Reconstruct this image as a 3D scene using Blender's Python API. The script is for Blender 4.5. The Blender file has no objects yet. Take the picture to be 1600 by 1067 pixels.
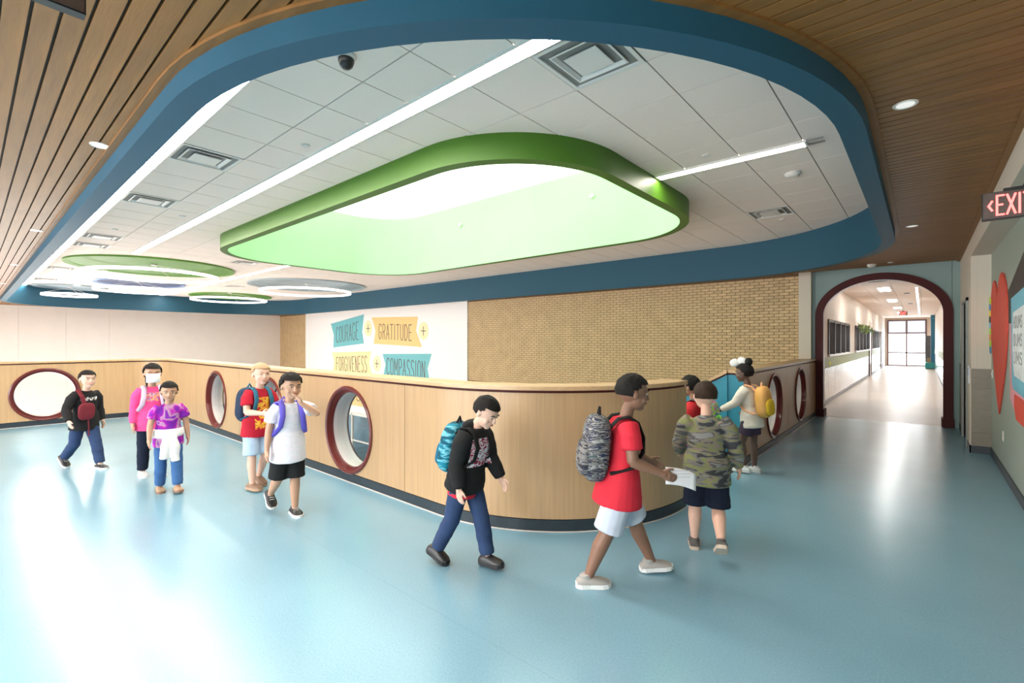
import bpy, bmesh, math, random
import numpy as np
from mathutils import Vector, Matrix, geometry, noise as mnoise
random.seed(7)
S = bpy.context.scene
COL = S.collection
PI = math.pi
# ------------------------------------------------------------------ camera, world, exposure
cd = bpy.data.cameras.new('camera'); cam = bpy.data.objects.new('camera', cd); COL.objects.link(cam)
cd.sensor_width = 36.0; cd.lens = 740.3 / 1600 * 36.0; cd.clip_start = 0.05; cd.clip_end = 300
cam.location = (0, 0, 1.60); cam.rotation_euler = (PI / 2, 0, 0.7136)
S.camera = cam
S.view_settings.view_transform = 'Standard'; S.view_settings.look = 'None'
S.view_settings.gamma = 1.0; S.view_settings.use_curve_mapping = False
S.view_settings.exposure = 1.3
S.cycles.max_bounces = 10; S.cycles.diffuse_bounces = 6; S.cycles.glossy_bounces = 4
S.cycles.transmission_bounces = 6; S.cycles.transparent_max_bounces = 8
S.cycles.sample_clamp_indirect = 8.0
S.cycles.caustics_reflective = False; S.cycles.caustics_refractive = False
W = bpy.data.worlds.new('sky'); S.world = W; W.use_nodes = True
W.node_tree.nodes['Background'].inputs[0].default_value = (0.86, 0.93, 1.0, 1)
W.node_tree.nodes['Background'].inputs[1].default_value = 3.0

E_STRIP, E_SKY, E_RING, E_CORR, W_BACK, W_DOWN, W_END, W_LOB = 19.0, 0.95, 1.7, 17.0, 55.0, 14.0, 85.0, 190.0

def area(name, loc, rot, sx, sy, watts, color=(1, 1, 1)):
    l = bpy.data.lights.new(name, 'AREA'); l.shape = 'RECTANGLE'; l.size = sx; l.size_y = sy; l.energy = watts; l.color = color
    o = bpy.data.objects.new(name, l); COL.objects.link(o); o.location = loc; o.rotation_euler = rot
    return o
# added fill lamps behind the camera, set at invented window openings
for i, wx in enumerate((-10.5, -7.5, -4.5, -1.5)):
    area('daylight_and_fill', (wx, -4.9, 1.5), (PI / 2, 0, 0), 2.3, 2.3, W_BACK, (1.0, 0.96, 0.92))
# daylight through the window wall at the end of the corridor
area('daylight_and_fill', (-0.75, 40.3, 1.5), (-PI / 2, 0, 0), 2.0, 2.9, W_END, (0.93, 0.96, 1.0))

# added fill lamps on the unseen lower level, lifting walls and ceiling
for wy in (-2.5, 2.0):
    area('daylight_and_fill', (-28.0, wy, -2.6), (0, -PI / 2, 0), 2.8, 4.2, W_LOB, (1.0, 0.96, 0.92))
area('daylight_and_fill', (-20.0, -4.85, -2.6), (PI / 2, 0, 0), 13.0, 2.8, W_LOB * 1.6, (1.0, 0.96, 0.92))

# ------------------------------------------------------------------ materials
MATS = {}
def _n(nt, t, **kw):
    n = nt.nodes.new(t)
    for k, v in kw.items(): setattr(n, k, v)
    return n
def mat(name, color, rough=0.5, metal=0.0, emit=0.0, ecol=None, spec=0.5, noise=None, bump=None, coat=0.0, trans=0.0, rnd=0.0, sss=0.0):
    """noise=(scale, amount[, stretch xyz]); bump=(scale, strength[, stretch]); rnd: brightness change per object"""
    if name in MATS: return MATS[name]
    m = bpy.data.materials.new(name); m.use_nodes = True; nt = m.node_tree; b = nt.nodes['Principled BSDF']
    L = nt.links
    b.inputs['Base Color'].default_value = (*color, 1); b.inputs['Roughness'].default_value = rough
    b.inputs['Metallic'].default_value = metal; b.inputs['Specular IOR Level'].default_value = spec
    b.inputs['Coat Weight'].default_value = coat; b.inputs['Coat Roughness'].default_value = 0.15
    b.inputs['Transmission Weight'].default_value = trans
    if sss: b.inputs['Subsurface Weight'].default_value = sss; b.inputs['Subsurface Radius'].default_value = (0.02, 0.01, 0.006)
    if emit:
        b.inputs['Emission Color'].default_value = (*(ecol or color), 1); b.inputs['Emission Strength'].default_value = emit
    tc = _n(nt, 'ShaderNodeTexCoord')
    src = None
    def nz(sc, st, det=4.0):
        mp = _n(nt, 'ShaderNodeMapping'); mp.inputs['Scale'].default_value = st
        n = _n(nt, 'ShaderNodeTexNoise'); n.inputs['Scale'].default_value = sc; n.inputs['Detail'].default_value = det
        L.new(tc.outputs['Object'], mp.inputs[0]); L.new(mp.outputs[0], n.inputs['Vector']); return n.outputs['Fac']
    if noise or rnd:
        mul = _n(nt, 'ShaderNodeMixRGB', blend_type='MULTIPLY'); mul.inputs[0].default_value = 1
        mul.inputs[1].default_value = (*color, 1)
        if noise:
            f = nz(noise[0], noise[2] if len(noise) > 2 else (1, 1, 1))
            mr = _n(nt, 'ShaderNodeMapRange'); mr.inputs[1].default_value = 0.3; mr.inputs[2].default_value = 0.7
            mr.inputs[3].default_value = 1 - noise[1]; mr.inputs[4].default_value = 1 + noise[1] * 0.5
            L.new(f, mr.inputs[0]); fac = mr.outputs[0]
        else: fac = None
        if rnd:
            oi = _n(nt, 'ShaderNodeObjectInfo'); m2 = _n(nt, 'ShaderNodeMapRange'); m2.inputs[3].default_value = 1 - rnd; m2.inputs[4].default_value = 1 + rnd
            L.new(oi.outputs['Random'], m2.inputs[0])
            if fac:
                mm = _n(nt, 'ShaderNodeMath', operation='MULTIPLY'); L.new(fac, mm.inputs[0]); L.new(m2.outputs[0], mm.inputs[1]); fac = mm.outputs[0]
            else: fac = m2.outputs[0]
        L.new(fac, mul.inputs[2]); L.new(mul.outputs[0], b.inputs['Base Color'])
    if bump:
        f = nz(bump[0], bump[2] if len(bump) > 2 else (1, 1, 1), 3.0)
        bp = _n(nt, 'ShaderNodeBump'); bp.inputs['Strength'].default_value = bump[1]; bp.inputs['Distance'].default_value = 0.01
        L.new(f, bp.inputs['Height']); L.new(bp.outputs[0], b.inputs['Normal'])
    MATS[name] = m
    return m
def glass(name, tint=(0.95, 0.98, 0.98), refl=0.12):
    if name in MATS: return MATS[name]
    m = bpy.data.materials.new(name); m.use_nodes = True; nt = m.node_tree; nt.nodes.remove(nt.nodes['Principled BSDF'])
    out = nt.nodes['Material Output']
    t = _n(nt, 'ShaderNodeBsdfTransparent'); t.inputs[0].default_value = (*tint, 1)
    g = _n(nt, 'ShaderNodeBsdfGlossy'); g.inputs['Roughness'].default_value = 0.02
    lw = _n(nt, 'ShaderNodeLayerWeight'); lw.inputs[0].default_value = 0.5
    pw = _n(nt, 'ShaderNodeMath', operation='POWER'); pw.inputs[1].default_value = 5.0; nt.links.new(lw.outputs['Facing'], pw.inputs[0])
    fr = _n(nt, 'ShaderNodeMath', operation='MULTIPLY_ADD'); fr.inputs[1].default_value = 0.7; fr.inputs[2].default_value = 0.03; nt.links.new(pw.outputs[0], fr.inputs[0])
    mx = _n(nt, 'ShaderNodeMixShader')
    nt.links.new(fr.outputs[0], mx.inputs[0]); nt.links.new(t.outputs[0], mx.inputs[1]); nt.links.new(g.outputs[0], mx.inputs[2])
    nt.links.new(mx.outputs[0], out.inputs[0]); MATS[name] = m
    return m

M_WOODC = mat('ceiling_wood', (0.25, 0.107, 0.027), 0.5, noise=(9, 0.22, (0.25, 2.2, 2.2)), bump=(30, 0.12, (0.15, 2, 2)), rnd=0.10)
M_WOODC2 = mat('ceiling_wood_groove', (0.035, 0.017, 0.008), 0.6, noise=(9, 0.25, (0.25, 2.2, 2.2)))
M_BLUE = mat('soffit_blue', (0.007, 0.072, 0.122), 0.6, bump=(60, 0.03))
M_TILE = mat('ceiling_tile', (0.92, 0.785, 0.71), 0.85, noise=(120, 0.03), rnd=0.012)
M_TGRID = mat('tile_grid', (0.26, 0.245, 0.23), 0.7)
M_GREEN = mat('ring_green', (0.055, 0.155, 0.006), 0.45)
M_WELL = mat('well_green', (0.43, 0.82, 0.40), 0.6, noise=(0.6, 0.06))
M_STRIP = mat('strip_light', (1, 1, 1), 0.5, emit=E_STRIP, ecol=(1.0, 0.91, 0.82))
M_RING = mat('ring_light', (1, 1, 1), 0.5, emit=E_RING, ecol=(1.0, 0.92, 0.85))
M_SKY = mat('skylight_diffuser', (1, 1, 1), 0.5, emit=E_SKY, ecol=(1.0, 0.985, 0.96))
M_CORRL = mat('corridor_panel_light', (1, 1, 1), 0.5, emit=E_CORR, ecol=(1.0, 0.97, 0.93))
M_WHITEM = mat('white_metal', (0.82, 0.755, 0.71), 0.4)
M_DARK = mat('dark_void', (0.02, 0.02, 0.02), 0.8)
M_GREYM = mat('grey_metal', (0.35, 0.34, 0.33), 0.35, metal=0.8)
M_WHITE = mat('white_wall', (0.92, 0.85, 0.80), 0.6, noise=(3, 0.02))
M_MURAL = mat('mural_white', (0.92, 0.895, 0.88), 0.55)
M_BRICK = mat('buff_brick', (0.64, 0.455, 0.25), 0.75, noise=(14, 0.18), bump=(80, 0.15), rnd=0.12)
M_BRICKS = mat('buff_brick_far', (0.64, 0.455, 0.25), 0.75, noise=(3, 0.12), bump=(80, 0.15))
M_MORTAR = mat('mortar', (0.22, 0.125, 0.065), 0.9, noise=(30, 0.15))
M_MAPLE = mat('maple_panel', (0.51, 0.32, 0.165), 0.38, noise=(7, 0.10, (6, 6, 0.22)), bump=(50, 0.02, (6, 6, 0.2)))
M_CAP = mat('maple_cap', (0.56, 0.36, 0.19), 0.35, noise=(9, 0.12, (0.3, 3, 3)))
M_MAROON = mat('maroon_paint', (0.065, 0.010, 0.010), 0.55, spec=0.2, noise=(4, 0.06))
M_MAROONG = mat('maroon_gloss', (0.125, 0.018, 0.016), 0.22)
M_LINER = mat('window_liner', (0.72, 0.60, 0.60), 0.35)
M_BASE = mat('black_base', (0.022, 0.032, 0.042), 0.4, noise=(20, 0.2))
M_TEAL = mat('teal_wall', (0.235, 0.325, 0.31), 0.55)
M_TEALST = mat('stair_teal', (0.035, 0.27, 0.40), 0.5)
M_SAGE = mat('sage_wall', (0.34, 0.375, 0.33), 0.55, noise=(60, 0.02))
M_BEIGE = mat('beige_wall', (0.66, 0.58, 0.48), 0.6)
M_TILEW = mat('wainscot_tile', (0.25, 0.21, 0.16), 0.35, noise=(16, 0.14, (1, 1, 5)), rnd=0.04)
M_GLASS = glass('clear_glass')
M_RED = mat('red_paper', (0.72, 0.075, 0.045), 0.6, noise=(6, 0.22, (1, 5, 0.4)))
M_EXITR = mat('exit_red', (0.9, 0.05, 0.04), 0.5, emit=2.2, ecol=(1.0, 0.10, 0.09))
M_EXITF = mat('exit_face', (0.12, 0.085, 0.075), 0.35, metal=0.3, noise=(40, 0.15))
M_BLACK = mat('black_plastic', (0.012, 0.012, 0.014), 0.35)

def floor_mat(name, c1, c2, rough, seam=True):
    m = bpy.data.materials.new(name); m.use_nodes = True; nt = m.node_tree; L = nt.links; b = nt.nodes['Principled BSDF']
    tc = _n(nt, 'ShaderNodeTexCoord')
    n1 = _n(nt, 'ShaderNodeTexNoise'); n1.inputs['Scale'].default_value = 90; n1.inputs['Detail'].default_value = 5
    n2 = _n(nt, 'ShaderNodeTexNoise'); n2.inputs['Scale'].default_value = 1.1; n2.inputs['Detail'].default_value = 3
    L.new(tc.outputs['Object'], n1.inputs['Vector']); L.new(tc.outputs['Object'], n2.inputs['Vector'])
    r = _n(nt, 'ShaderNodeValToRGB'); r.color_ramp.elements[0].position = 0.32; r.color_ramp.elements[1].position = 0.68
    r.color_ramp.elements[0].color = (*c1, 1); r.color_ramp.elements[1].color = (*c2, 1)
    L.new(n1.outputs['Fac'], r.inputs[0]); col = r.outputs[0]
    mul = _n(nt, 'ShaderNodeMixRGB', blend_type='MULTIPLY'); mul.inputs[0].default_value = 1
    mr = _n(nt, 'ShaderNodeMapRange'); mr.inputs[1].default_value = 0.3; mr.inputs[2].default_value = 0.7; mr.inputs[3].default_value = 0.95; mr.inputs[4].default_value = 1.04
    L.new(n2.outputs['Fac'], mr.inputs[0]); L.new(col, mul.inputs[1]); L.new(mr.outputs[0], mul.inputs[2]); col = mul.outputs[0]
    # welded sheet seams every 1.83 m along Y
    if seam:
        sp = _n(nt, 'ShaderNodeSeparateXYZ'); L.new(tc.outputs['Object'], sp.inputs[0])
        pp = _n(nt, 'ShaderNodeMath', operation='PINGPONG'); pp.inputs[1].default_value = 0.915; L.new(sp.outputs['Y'], pp.inputs[0])
        lt = _n(nt, 'ShaderNodeMath', operation='LESS_THAN'); lt.inputs[1].default_value = 0.0022; L.new(pp.outputs[0], lt.inputs[0])
        mx = _n(nt, 'ShaderNodeMixRGB', blend_type='MULTIPLY'); mx.inputs[2].default_value = (0.86, 0.88, 0.9, 1)
        L.new(lt.outputs[0], mx.inputs[0]); L.new(col, mx.inputs[1]); col = mx.outputs[0]
    L.new(col, b.inputs['Base Color']); b.inputs['Roughness'].default_value = rough; b.inputs['Specular IOR Level'].default_value = 0.65
    n3 = _n(nt, 'ShaderNodeTexNoise'); n3.inputs['Scale'].default_value = 7; n3.inputs['Detail'].default_value = 3
    L.new(tc.outputs['Object'], n3.inputs['Vector'])
    bp = _n(nt, 'ShaderNodeBump'); bp.inputs['Strength'].default_value = 0.05; bp.inputs['Distance'].default_value = 0.02
    L.new(n3.outputs['Fac'], bp.inputs['Height']); L.new(bp.outputs[0], b.inputs['Normal'])
    return m
M_FLOOR = floor_mat('blue_vinyl', (0.165, 0.32, 0.41), (0.20, 0.365, 0.455), 0.25)
M_CFLOOR = floor_mat('corridor_floor', (0.52, 0.42, 0.33), (0.60, 0.50, 0.41), 0.36, False)
M_LFLOOR = floor_mat('lower_floor', (0.35, 0.42, 0.46), (0.42, 0.48, 0.52), 0.3, False)

# ------------------------------------------------------------------ mesh helpers
def mesh(name, verts, faces, smooth=False):
    me = bpy.data.meshes.new(name); me.from_pydata([tuple(v) for v in verts], [], faces); me.update()
    bm = bmesh.new(); bm.from_mesh(me); bmesh.ops.recalc_face_normals(bm, faces=bm.faces); bm.to_mesh(me); bm.free()
    if smooth:
        me.shade_smooth(); me.set_sharp_from_angle(angle=math.radians(38))
    return me
def link(name, me, m=None, parent=None, loc=(0, 0, 0), rot=(0, 0, 0)):
    o = bpy.data.objects.new(name, me); COL.objects.link(o); o.location = loc; o.rotation_euler = rot
    if m is not None and me is not None and not me.materials: me.materials.append(m)
    if parent is not None: o.parent = parent
    return o
def tag(o, label=None, cat=None, group=None, kind=None):
    if label: o['label'] = label
    if cat: o['category'] = cat
    if group: o['group'] = group
    if kind: o['kind'] = kind
    return o
def thing(name, label, cat, loc=(0, 0, 0), rz=0, group=None):
    o = bpy.data.objects.new(name, None); COL.objects.link(o); o.location = loc; o.rotation_euler = (0, 0, rz)
    o.empty_display_size = 0.05
    return tag(o, label, cat, group)
def struct(name, label=None):
    o = bpy.data.objects.new(name, None); COL.objects.link(o); return tag(o, label, kind='structure')
class G:
    """collects geometry"""
    def __init__(s): s.v = []; s.f = []
    def add(s, v, f):
        n = len(s.v); s.v += [tuple(p) for p in v]; s.f += [tuple(i + n for i in q) for q in f]; return s
    def box(s, x0, x1, y0, y1, z0, z1):
        v = [(x0, y0, z0), (x1, y0, z0), (x1, y1, z0), (x0, y1, z0), (x0, y0, z1), (x1, y0, z1), (x1, y1, z1), (x0, y1, z1)]
        return s.add(v, [(0, 3, 2, 1), (4, 5, 6, 7), (0, 1, 5, 4), (1, 2, 6, 5), (2, 3, 7, 6), (3, 0, 4, 7)])
    def prism(s, poly, fn, t0, t1):
        """poly in 2D, fn(a,b,t)->xyz"""
        n = len(poly); v = [fn(a, b, t0) for a, b in poly] + [fn(a, b, t1) for a, b in poly]
        f = [tuple(range(n))[::-1], tuple(range(n, 2 * n))] + [(i, (i + 1) % n, n + (i + 1) % n, n + i) for i in range(n)]
        return s.add(v, f)
    def lathe(s, prof, n=32, c=(0, 0, 0), closed=False, fn=None):
        """prof: (r,z); axis z unless fn maps"""
        fn = fn or (lambda x, y, z: (c[0] + x, c[1] + y, c[2] + z))
        v = []; m = len(prof)
        for i in range(n):
            a = 2 * PI * i / n
            v += [fn(r * math.cos(a), r * math.sin(a), z) for r, z in prof]
        f = []
        for i in range(n):
            j = (i + 1) % n
            for k in range(m if closed else m - 1):
                k2 = (k + 1) % m
                f.append((i * m + k, j * m + k, j * m + k2, i * m + k2))
        return s.add(v, f)
    def tube(s, p, r, n=8):
        p = [Vector(q) for q in p]; m = len(p); v = []; up = Vector((0.13, 0.31, 0.94))
        for i, q in enumerate(p):
            d = (p[min(i + 1, m - 1)] - p[max(i - 1, 0)]).normalized()
            a = d.cross(up)
            if a.length < 1e-3: a = d.cross(Vector((1, 0, 0)))
            a.normalize(); b = d.cross(a)
            rr = r[i] if isinstance(r, (list, tuple)) else r
            v += [tuple(q + (a * math.cos(2 * PI * k / n) + b * math.sin(2 * PI * k / n)) * rr) for k in range(n)]
        f = [(i * n + k, i * n + (k + 1) % n, (i + 1) * n + (k + 1) % n, (i + 1) * n + k) for i in range(m - 1) for k in range(n)]
        f += [tuple(range(n))[::-1], tuple(range((m - 1) * n, m * n))]
        return s.add(v, f)
    def build(s, name, m=None, parent=None, smooth=False, loc=(0, 0, 0), rot=(0, 0, 0)):
        return link(name, mesh(name, s.v, s.f, smooth), m, parent, loc, rot)
def plate(outer, holes, fn, t0, t1):
    """flat plate with polygonal holes via constrained triangulation; fn(a,b,t)->xyz"""
    pts = []; edges = []
    for loop in [outer] + holes:
        n0 = len(pts); pts += [Vector(p) for p in loop]; edges += [(n0 + i, n0 + (i + 1) % len(loop)) for i in range(len(loop))]
    vs, es, fs, _, _, _ = geometry.delaunay_2d_cdt(pts, edges, [], 0, 1e-6)
    def inside(p, poly):
        c = False; j = len(poly) - 1
        for i in range(len(poly)):
            xi, yi = poly[i]; xj, yj = poly[j]
            if (yi > p[1]) != (yj > p[1]) and p[0] < (xj - xi) * (p[1] - yi) / (yj - yi) + xi: c = not c
            j = i
        return c
    keep = []
    for f in fs:
        c = sum((vs[i] for i in f), Vector((0, 0))) / len(f)
        if inside(c, outer) and not any(inside(c, h) for h in holes): keep.append(tuple(f))
    n = len(vs); g = G()
    cnt = {}
    for f in keep:
        for i in range(len(f)):
            e = (f[i], f[(i + 1) % len(f)]); cnt[e] = cnt.get(e, 0) + 1
    rim = [e for e in cnt if (e[1], e[0]) not in cnt]
    v = [fn(p[0], p[1], t0) for p in vs] + [fn(p[0], p[1], t1) for p in vs]
    f = [k[::-1] for k in keep] + [tuple(i + n for i in k) for k in keep] + [(a, b, b + n, a + n) for a, b in rim]
    g.add(v, f); return g
def rrect(x0, x1, y0, y1, r, n=24, off=0.0):
    """rounded rectangle counter-clockwise, offset outwards by off"""
    pts = []
    for cx, cy, a0 in ((x1 - r, y0 + r, -PI / 2), (x1 - r, y1 - r, 0), (x0 + r, y1 - r, PI / 2), (x0 + r, y0 + r, PI)):
        for i in range(n + 1):
            a = a0 + PI / 2 * i / n; pts.append((cx + (r + off) * math.cos(a), cy + (r + off) * math.sin(a)))
    return pts
def loop_sweep(outlines, zs):
    """closed loops (equal length) joined ring to ring, profile closed"""
    g = G(); n = len(outlines[0]); m = len(outlines); v = []
    for o, z in zip(outlines, zs): v += [(p[0], p[1], z) for p in o]
    f = [(k * n + i, k * n + (i + 1) % n, ((k + 1) % m) * n + (i + 1) % n, ((k + 1) % m) * n + i) for k in range(m) for i in range(n)]
    return g.add(v, f)
def copy_tree(o, loc, rz=0.0, label=None):
    r = o.copy(); COL.objects.link(r); r.location = loc; r.rotation_euler = (0, 0, rz)
    if label: r['label'] = label
    for ch in list(o.children):
        c = ch.copy(); COL.objects.link(c); c.parent = r
        for g2 in list(ch.children):
            d = g2.copy(); COL.objects.link(d); d.parent = c
    return r
# thin single-stroke lettering
F = {
 'A': [[(0, 0), (.5, 1), (1, 0)], [(.16, .34), (.84, .34)]], 'C': [[(.95, .86), (.7, 1), (.3, 1), (.03, .8), (.03, .2), (.3, 0), (.7, 0), (.95, .14)]],
 'D': [[(.05, 0), (.05, 1), (.5, 1), (.93, .75), (.93, .25), (.5, 0), (.05, 0)]], 'E': [[(.92, 1), (.08, 1), (.08, 0), (.92, 0)], [(.08, .52), (.75, .52)]],
 'F': [[(.92, 1), (.1, 1), (.1, 0)], [(.1, .55), (.75, .55)]], 'G': [[(.93, .85), (.7, 1), (.3, 1), (.04, .8), (.04, .2), (.3, 0), (.7, 0), (.95, .18), (.95, .45), (.55, .45)]],
 'H': [[(.06, 0), (.06, 1)], [(.94, 0), (.94, 1)], [(.06, .5), (.94, .5)]], 'I': [[(.5, 0), (.5, 1)]], 'M': [[(.02, 0), (.08, 1), (.5, .3), (.92, 1), (.98, 0)]],
 'N': [[(.06, 0), (.06, 1), (.94, 0), (.94, 1)]], 'O': [[(.3, 0), (.03, .22), (.03, .78), (.3, 1), (.7, 1), (.97, .78), (.97, .22), (.7, 0), (.3, 0)]],
 'P': [[(.08, 0), (.08, 1), (.65, 1), (.93, .86), (.93, .62), (.65, .48), (.08, .48)]], 'R': [[(.08, 0), (.08, 1), (.65, 1), (.93, .86), (.93, .64), (.65, .5), (.08, .5)], [(.5, .5), (.95, 0)]],
 'S': [[(.92, .88), (.65, 1), (.32, 1), (.08, .85), (.08, .68), (.32, .54), (.68, .46), (.93, .32), (.93, .14), (.68, 0), (.32, 0), (.05, .13)]],
 'T': [[(0, 1), (1, 1)], [(.5, 1), (.5, 0)]], 'U': [[(.05, 1), (.05, .2), (.3, 0), (.7, 0), (.95, .2), (.95, 1)]], 'V': [[(.02, 1), (.5, 0), (.98, 1)]],
 'X': [[(0, 0), (1, 1)], [(0, 1), (1, 0)]], '+': [[(0, .5), (1, .5)], [(.5, 0), (.5, 1)]], '<': [[(.75, .74), (.2, .5), (.75, .26)]]}
WID = {'I': .35, 'M': 1.25, '<': .8}
def strokes(text, x0, x1, z0, z1, w, fn, gap=.28, t0=0.0, t1=0.004):
    """lettering between x0..x1, z0..z1 mapped with fn(a,b,t)"""
    tot = sum(WID.get(ch, 1.) for ch in text) + gap * (len(text) - 1); k = (x1 - x0) / tot; x = x0; g = G(); z1f = z1 if callable(z1) else (lambda a: z1); z0f = z0 if callable(z0) else (lambda a: z0)
    for ch in text:
        wd = WID.get(ch, 1.) * k
        for pl in F[ch]:
            P = [(x + a * wd, z0f(x) + b * (z1f(x) - z0f(x))) for a, b in pl]
            for (ax, az), (bx, bz) in zip(P[:-1], P[1:]):
                dx, dz = bx - ax, bz - az; l = math.hypot(dx, dz) or 1; nx, nz = -dz / l * w / 2, dx / l * w / 2
                ex, ez = dx / l * w * .4, dz / l * w * .4
                g.prism([(ax - ex + nx, az - ez + nz), (ax - ex - nx, az - ez - nz), (bx + ex - nx, bz + ez - nz), (bx + ex + nx, bz + ez + nz)], fn, t0, t1)
        x += wd + gap * k
    return g

# ------------------------------------------------------------------ setting
ZW, ZS, ZT = 3.09, 2.955, 3.664
RX0, RX1, RY0, RY1, RR = -25.9, -0.27, 0.76, 11.0, 3.0
GX0, GX1, GY0, GY1, GR = -11.4, -2.53, 3.2, 8.0, 1.45
XYT = lambda a, b, t: (a, b, t)
def yplane(Y):  # plate in an XZ plane, t grows towards -Y
    return lambda a, b, t: (a, Y - t, b)
def xplane(X):  # plate in a YZ plane, t grows towards +X
    return lambda a, b, t: (X + t, a, b)

# balustrade line (face towards the camera), left run, rounded corner, front run, rounded nose
R0, RN = 0.55, 1.65
path = [(-12.7, -4.9), (-12.7, -0.4), (-12.7, 2.32)]
i_c0 = 2
for i in range(1, 13):
    a = PI - PI / 2 * i / 12; path.append((-12.7 + R0 + R0 * math.cos(a), 2.87 - R0 + R0 * math.sin(a)))
NOSE = []
for i in range(0, 29):
    a = -PI / 2 + PI / 2 * i / 28; NOSE.append((-3.38 + RN * math.cos(a), 4.52 + RN * math.sin(a)))
NOSE.append((-1.73, 4.57))
FULL = path + [(-10.38, 2.87), (-8.24, 2.87), (-6.04, 2.87), (-3.9, 2.87)] + NOSE

# floors
flo = [(0.95, -5.0)] + [(-12.75, -5.0)] + [(-12.75, y) for y in (-0.4, 2.32)]
flo = [(0.95, -5.0), (-12.78, -5.0), (-12.78, 2.95), (-3.38, 2.95)] + [(-3.38 + (RN - .05) * math.cos(a), 4.52 + (RN - .05) * math.sin(a)) for a in [-PI / 2 + PI / 2 * i / 16 for i in range(1, 17)]] + [(-1.75, 4.57), (-1.75, 12.05), (0.95, 12.05)]
o = plate(flo, [], XYT, -0.45, 0.0).build('floor', M_FLOOR); tag(o, 'glossy pale blue sheet vinyl floor of the upper landing', kind='structure')
o = G().box(-1.95, 0.65, 12.05, 40.2, -0.45, 0.0).build('floor_corridor', M_CFLOOR); tag(o, 'pale tan floor of the corridor beyond the arch', kind='structure')
o = G().box(-28.6, -0.9, -5.2, 12.4, -4.4, -4.2).build('floor_lower', M_LFLOOR); tag(o, 'grey floor of the lobby below the balustrade', kind='structure')

# wood plank ceiling
wc = struct('ceiling_wood', 'brown wood plank ceiling around the blue ring')
plate([(-28.4, -5.1), (1.1, -5.1), (1.1, 12.02), (-28.4, 12.02)], [rrect(RX0, RX1, RY0, RY1, RR, off=-0.07)], XYT, ZW + 0.024, ZW + 0.05).build('backing', M_WOODC2, wc)
PIT = (RY1 - RY0) / 110; GAP = 0.0135
def ring_x(y, right=True):
    y = min(max(y, RY0), RY1)
    if y < RY0 + RR: k = math.sqrt(max(0, RR * RR - (RY0 + RR - y) ** 2))
    elif y > RY1 - RR: k = math.sqrt(max(0, RR * RR - (y - RY1 + RR) ** 2))
    else: k = RR
    return (RX1 - RR + k) if right else (RX0 + RR - k)
full_me = None
XR = 0.53
for k in range(-63, 121):
    y0 = RY0 + k * PIT; y1 = y0 + PIT - GAP
    if y1 > 12.0: break
    if 0 <= k < 110:
        ys = [y0 + (y1 - y0) * i / 4 for i in range(5)]
        poly = [(ring_x(y) + 0.004, y) for y in ys][::-1] + [(XR, y0), (XR, y1)]
        G().prism(poly, XYT, ZW, ZW + 0.022).build('plank', M_WOODC, wc)
        poly = [(-28.2, y1), (-28.2, y0)] + [(ring_x(y, False) - 0.004, y) for y in ys]
        G().prism(poly, XYT, ZW, ZW + 0.022).build('plank', M_WOODC, wc)
    else:
        if full_me is None: full_me = mesh('plank', *(lambda g: (g.v, g.f))(G().box(-28.2, XR, 0, PIT - GAP, ZW, ZW + 0.022))); full_me.materials.append(M_WOODC)
        link('plank', full_me, None, wc, (0, y0, 0))
n = 24
loop_sweep([rrect(RX0, RX1, RY0, RY1, RR, off=0.0), rrect(RX0, RX1, RY0, RY1, RR, off=0.045), rrect(RX0, RX1, RY0, RY1, RR, off=0.045), rrect(RX0, RX1, RY0, RY1, RR, off=0.0)], [ZW - 0.016, ZW - 0.016, ZW + 0.01, ZW + 0.01]).build('edge_trim', M_WOODC, wc, True)
G().box(XR - 0.045, XR, -5, 12, ZW - 0.014, ZW + 0.002).build('wall_trim', M_WOODC, wc)

# blue ring soffit
o = loop_sweep([rrect(RX0, RX1, RY0, RY1, RR), rrect(RX0, RX1, RY0, RY1, RR, off=-0.14), rrect(RX0, RX1, RY0, RY1, RR, off=-0.14), rrect(RX0, RX1, RY0, RY1, RR)], [ZS, ZS, ZT + 0.05, ZT + 0.05])
o = o.build('ceiling_soffit', M_BLUE); tag(o, 'dark blue rounded soffit ring framing the tile ceiling', kind='structure')
o.data.shade_smooth(); o.data.set_sharp_from_angle(angle=math.radians(35))

# acoustic tile ceiling
TC = struct('ceiling', 'white acoustic tile ceiling inside the blue ring')
well_out = rrect(GX0, GX1, GY0, GY1, GR, n=12, off=-0.02)
plate([(-26.5, 0.2), (0.3, 0.2), (0.3, 11.6), (-26.5, 11.6)], [rrect(GX0, GX1, GY0, GY1, GR, n=12, off=-0.05)], XYT, ZT + 0.008, ZT + 0.03).build('grid_backing', M_TGRID, TC)
T = 0.6096; TX, TY = -2.1463, 3.2928; tg = 0.0055
tile_me = mesh('ceiling_tile', *(lambda g: (g.v, g.f))(G().box(tg, T - tg, tg, T - tg, ZT, ZT + 0.012))); tile_me.materials.append(M_TILE)
vent_cells = [(0, -1), (-7, -3), (-11, -3), (-17, -3), (-19, -3), (0, 8), (-27, -3), (-33, -3), (-19, 2), (-18, 6), (-29, 5)]
def in_rr(x, y, x0, x1, y0, y1, r):
    if not (x0 < x < x1 and y0 < y < y1): return False
    cx = min(max(x, x0 + r), x1 - r); cy = min(max(y, y0 + r), y1 - r)
    return (x - cx) ** 2 + (y - cy) ** 2 <= r * r + 1e-9
cells = []
for i in range(-40, 5):
    for j in range(-6, 15):
        x, y = TX + i * T, TY + j * T
        if y + T < 0.75 or y > 11.0 or x + T < -26 or x > -0.25 or (i, j) in vent_cells: continue
        cells.append((math.hypot(x + .3, y + .3), i, j, x, y))
cells.sort(); cnt = 0; rest = G()
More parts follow.
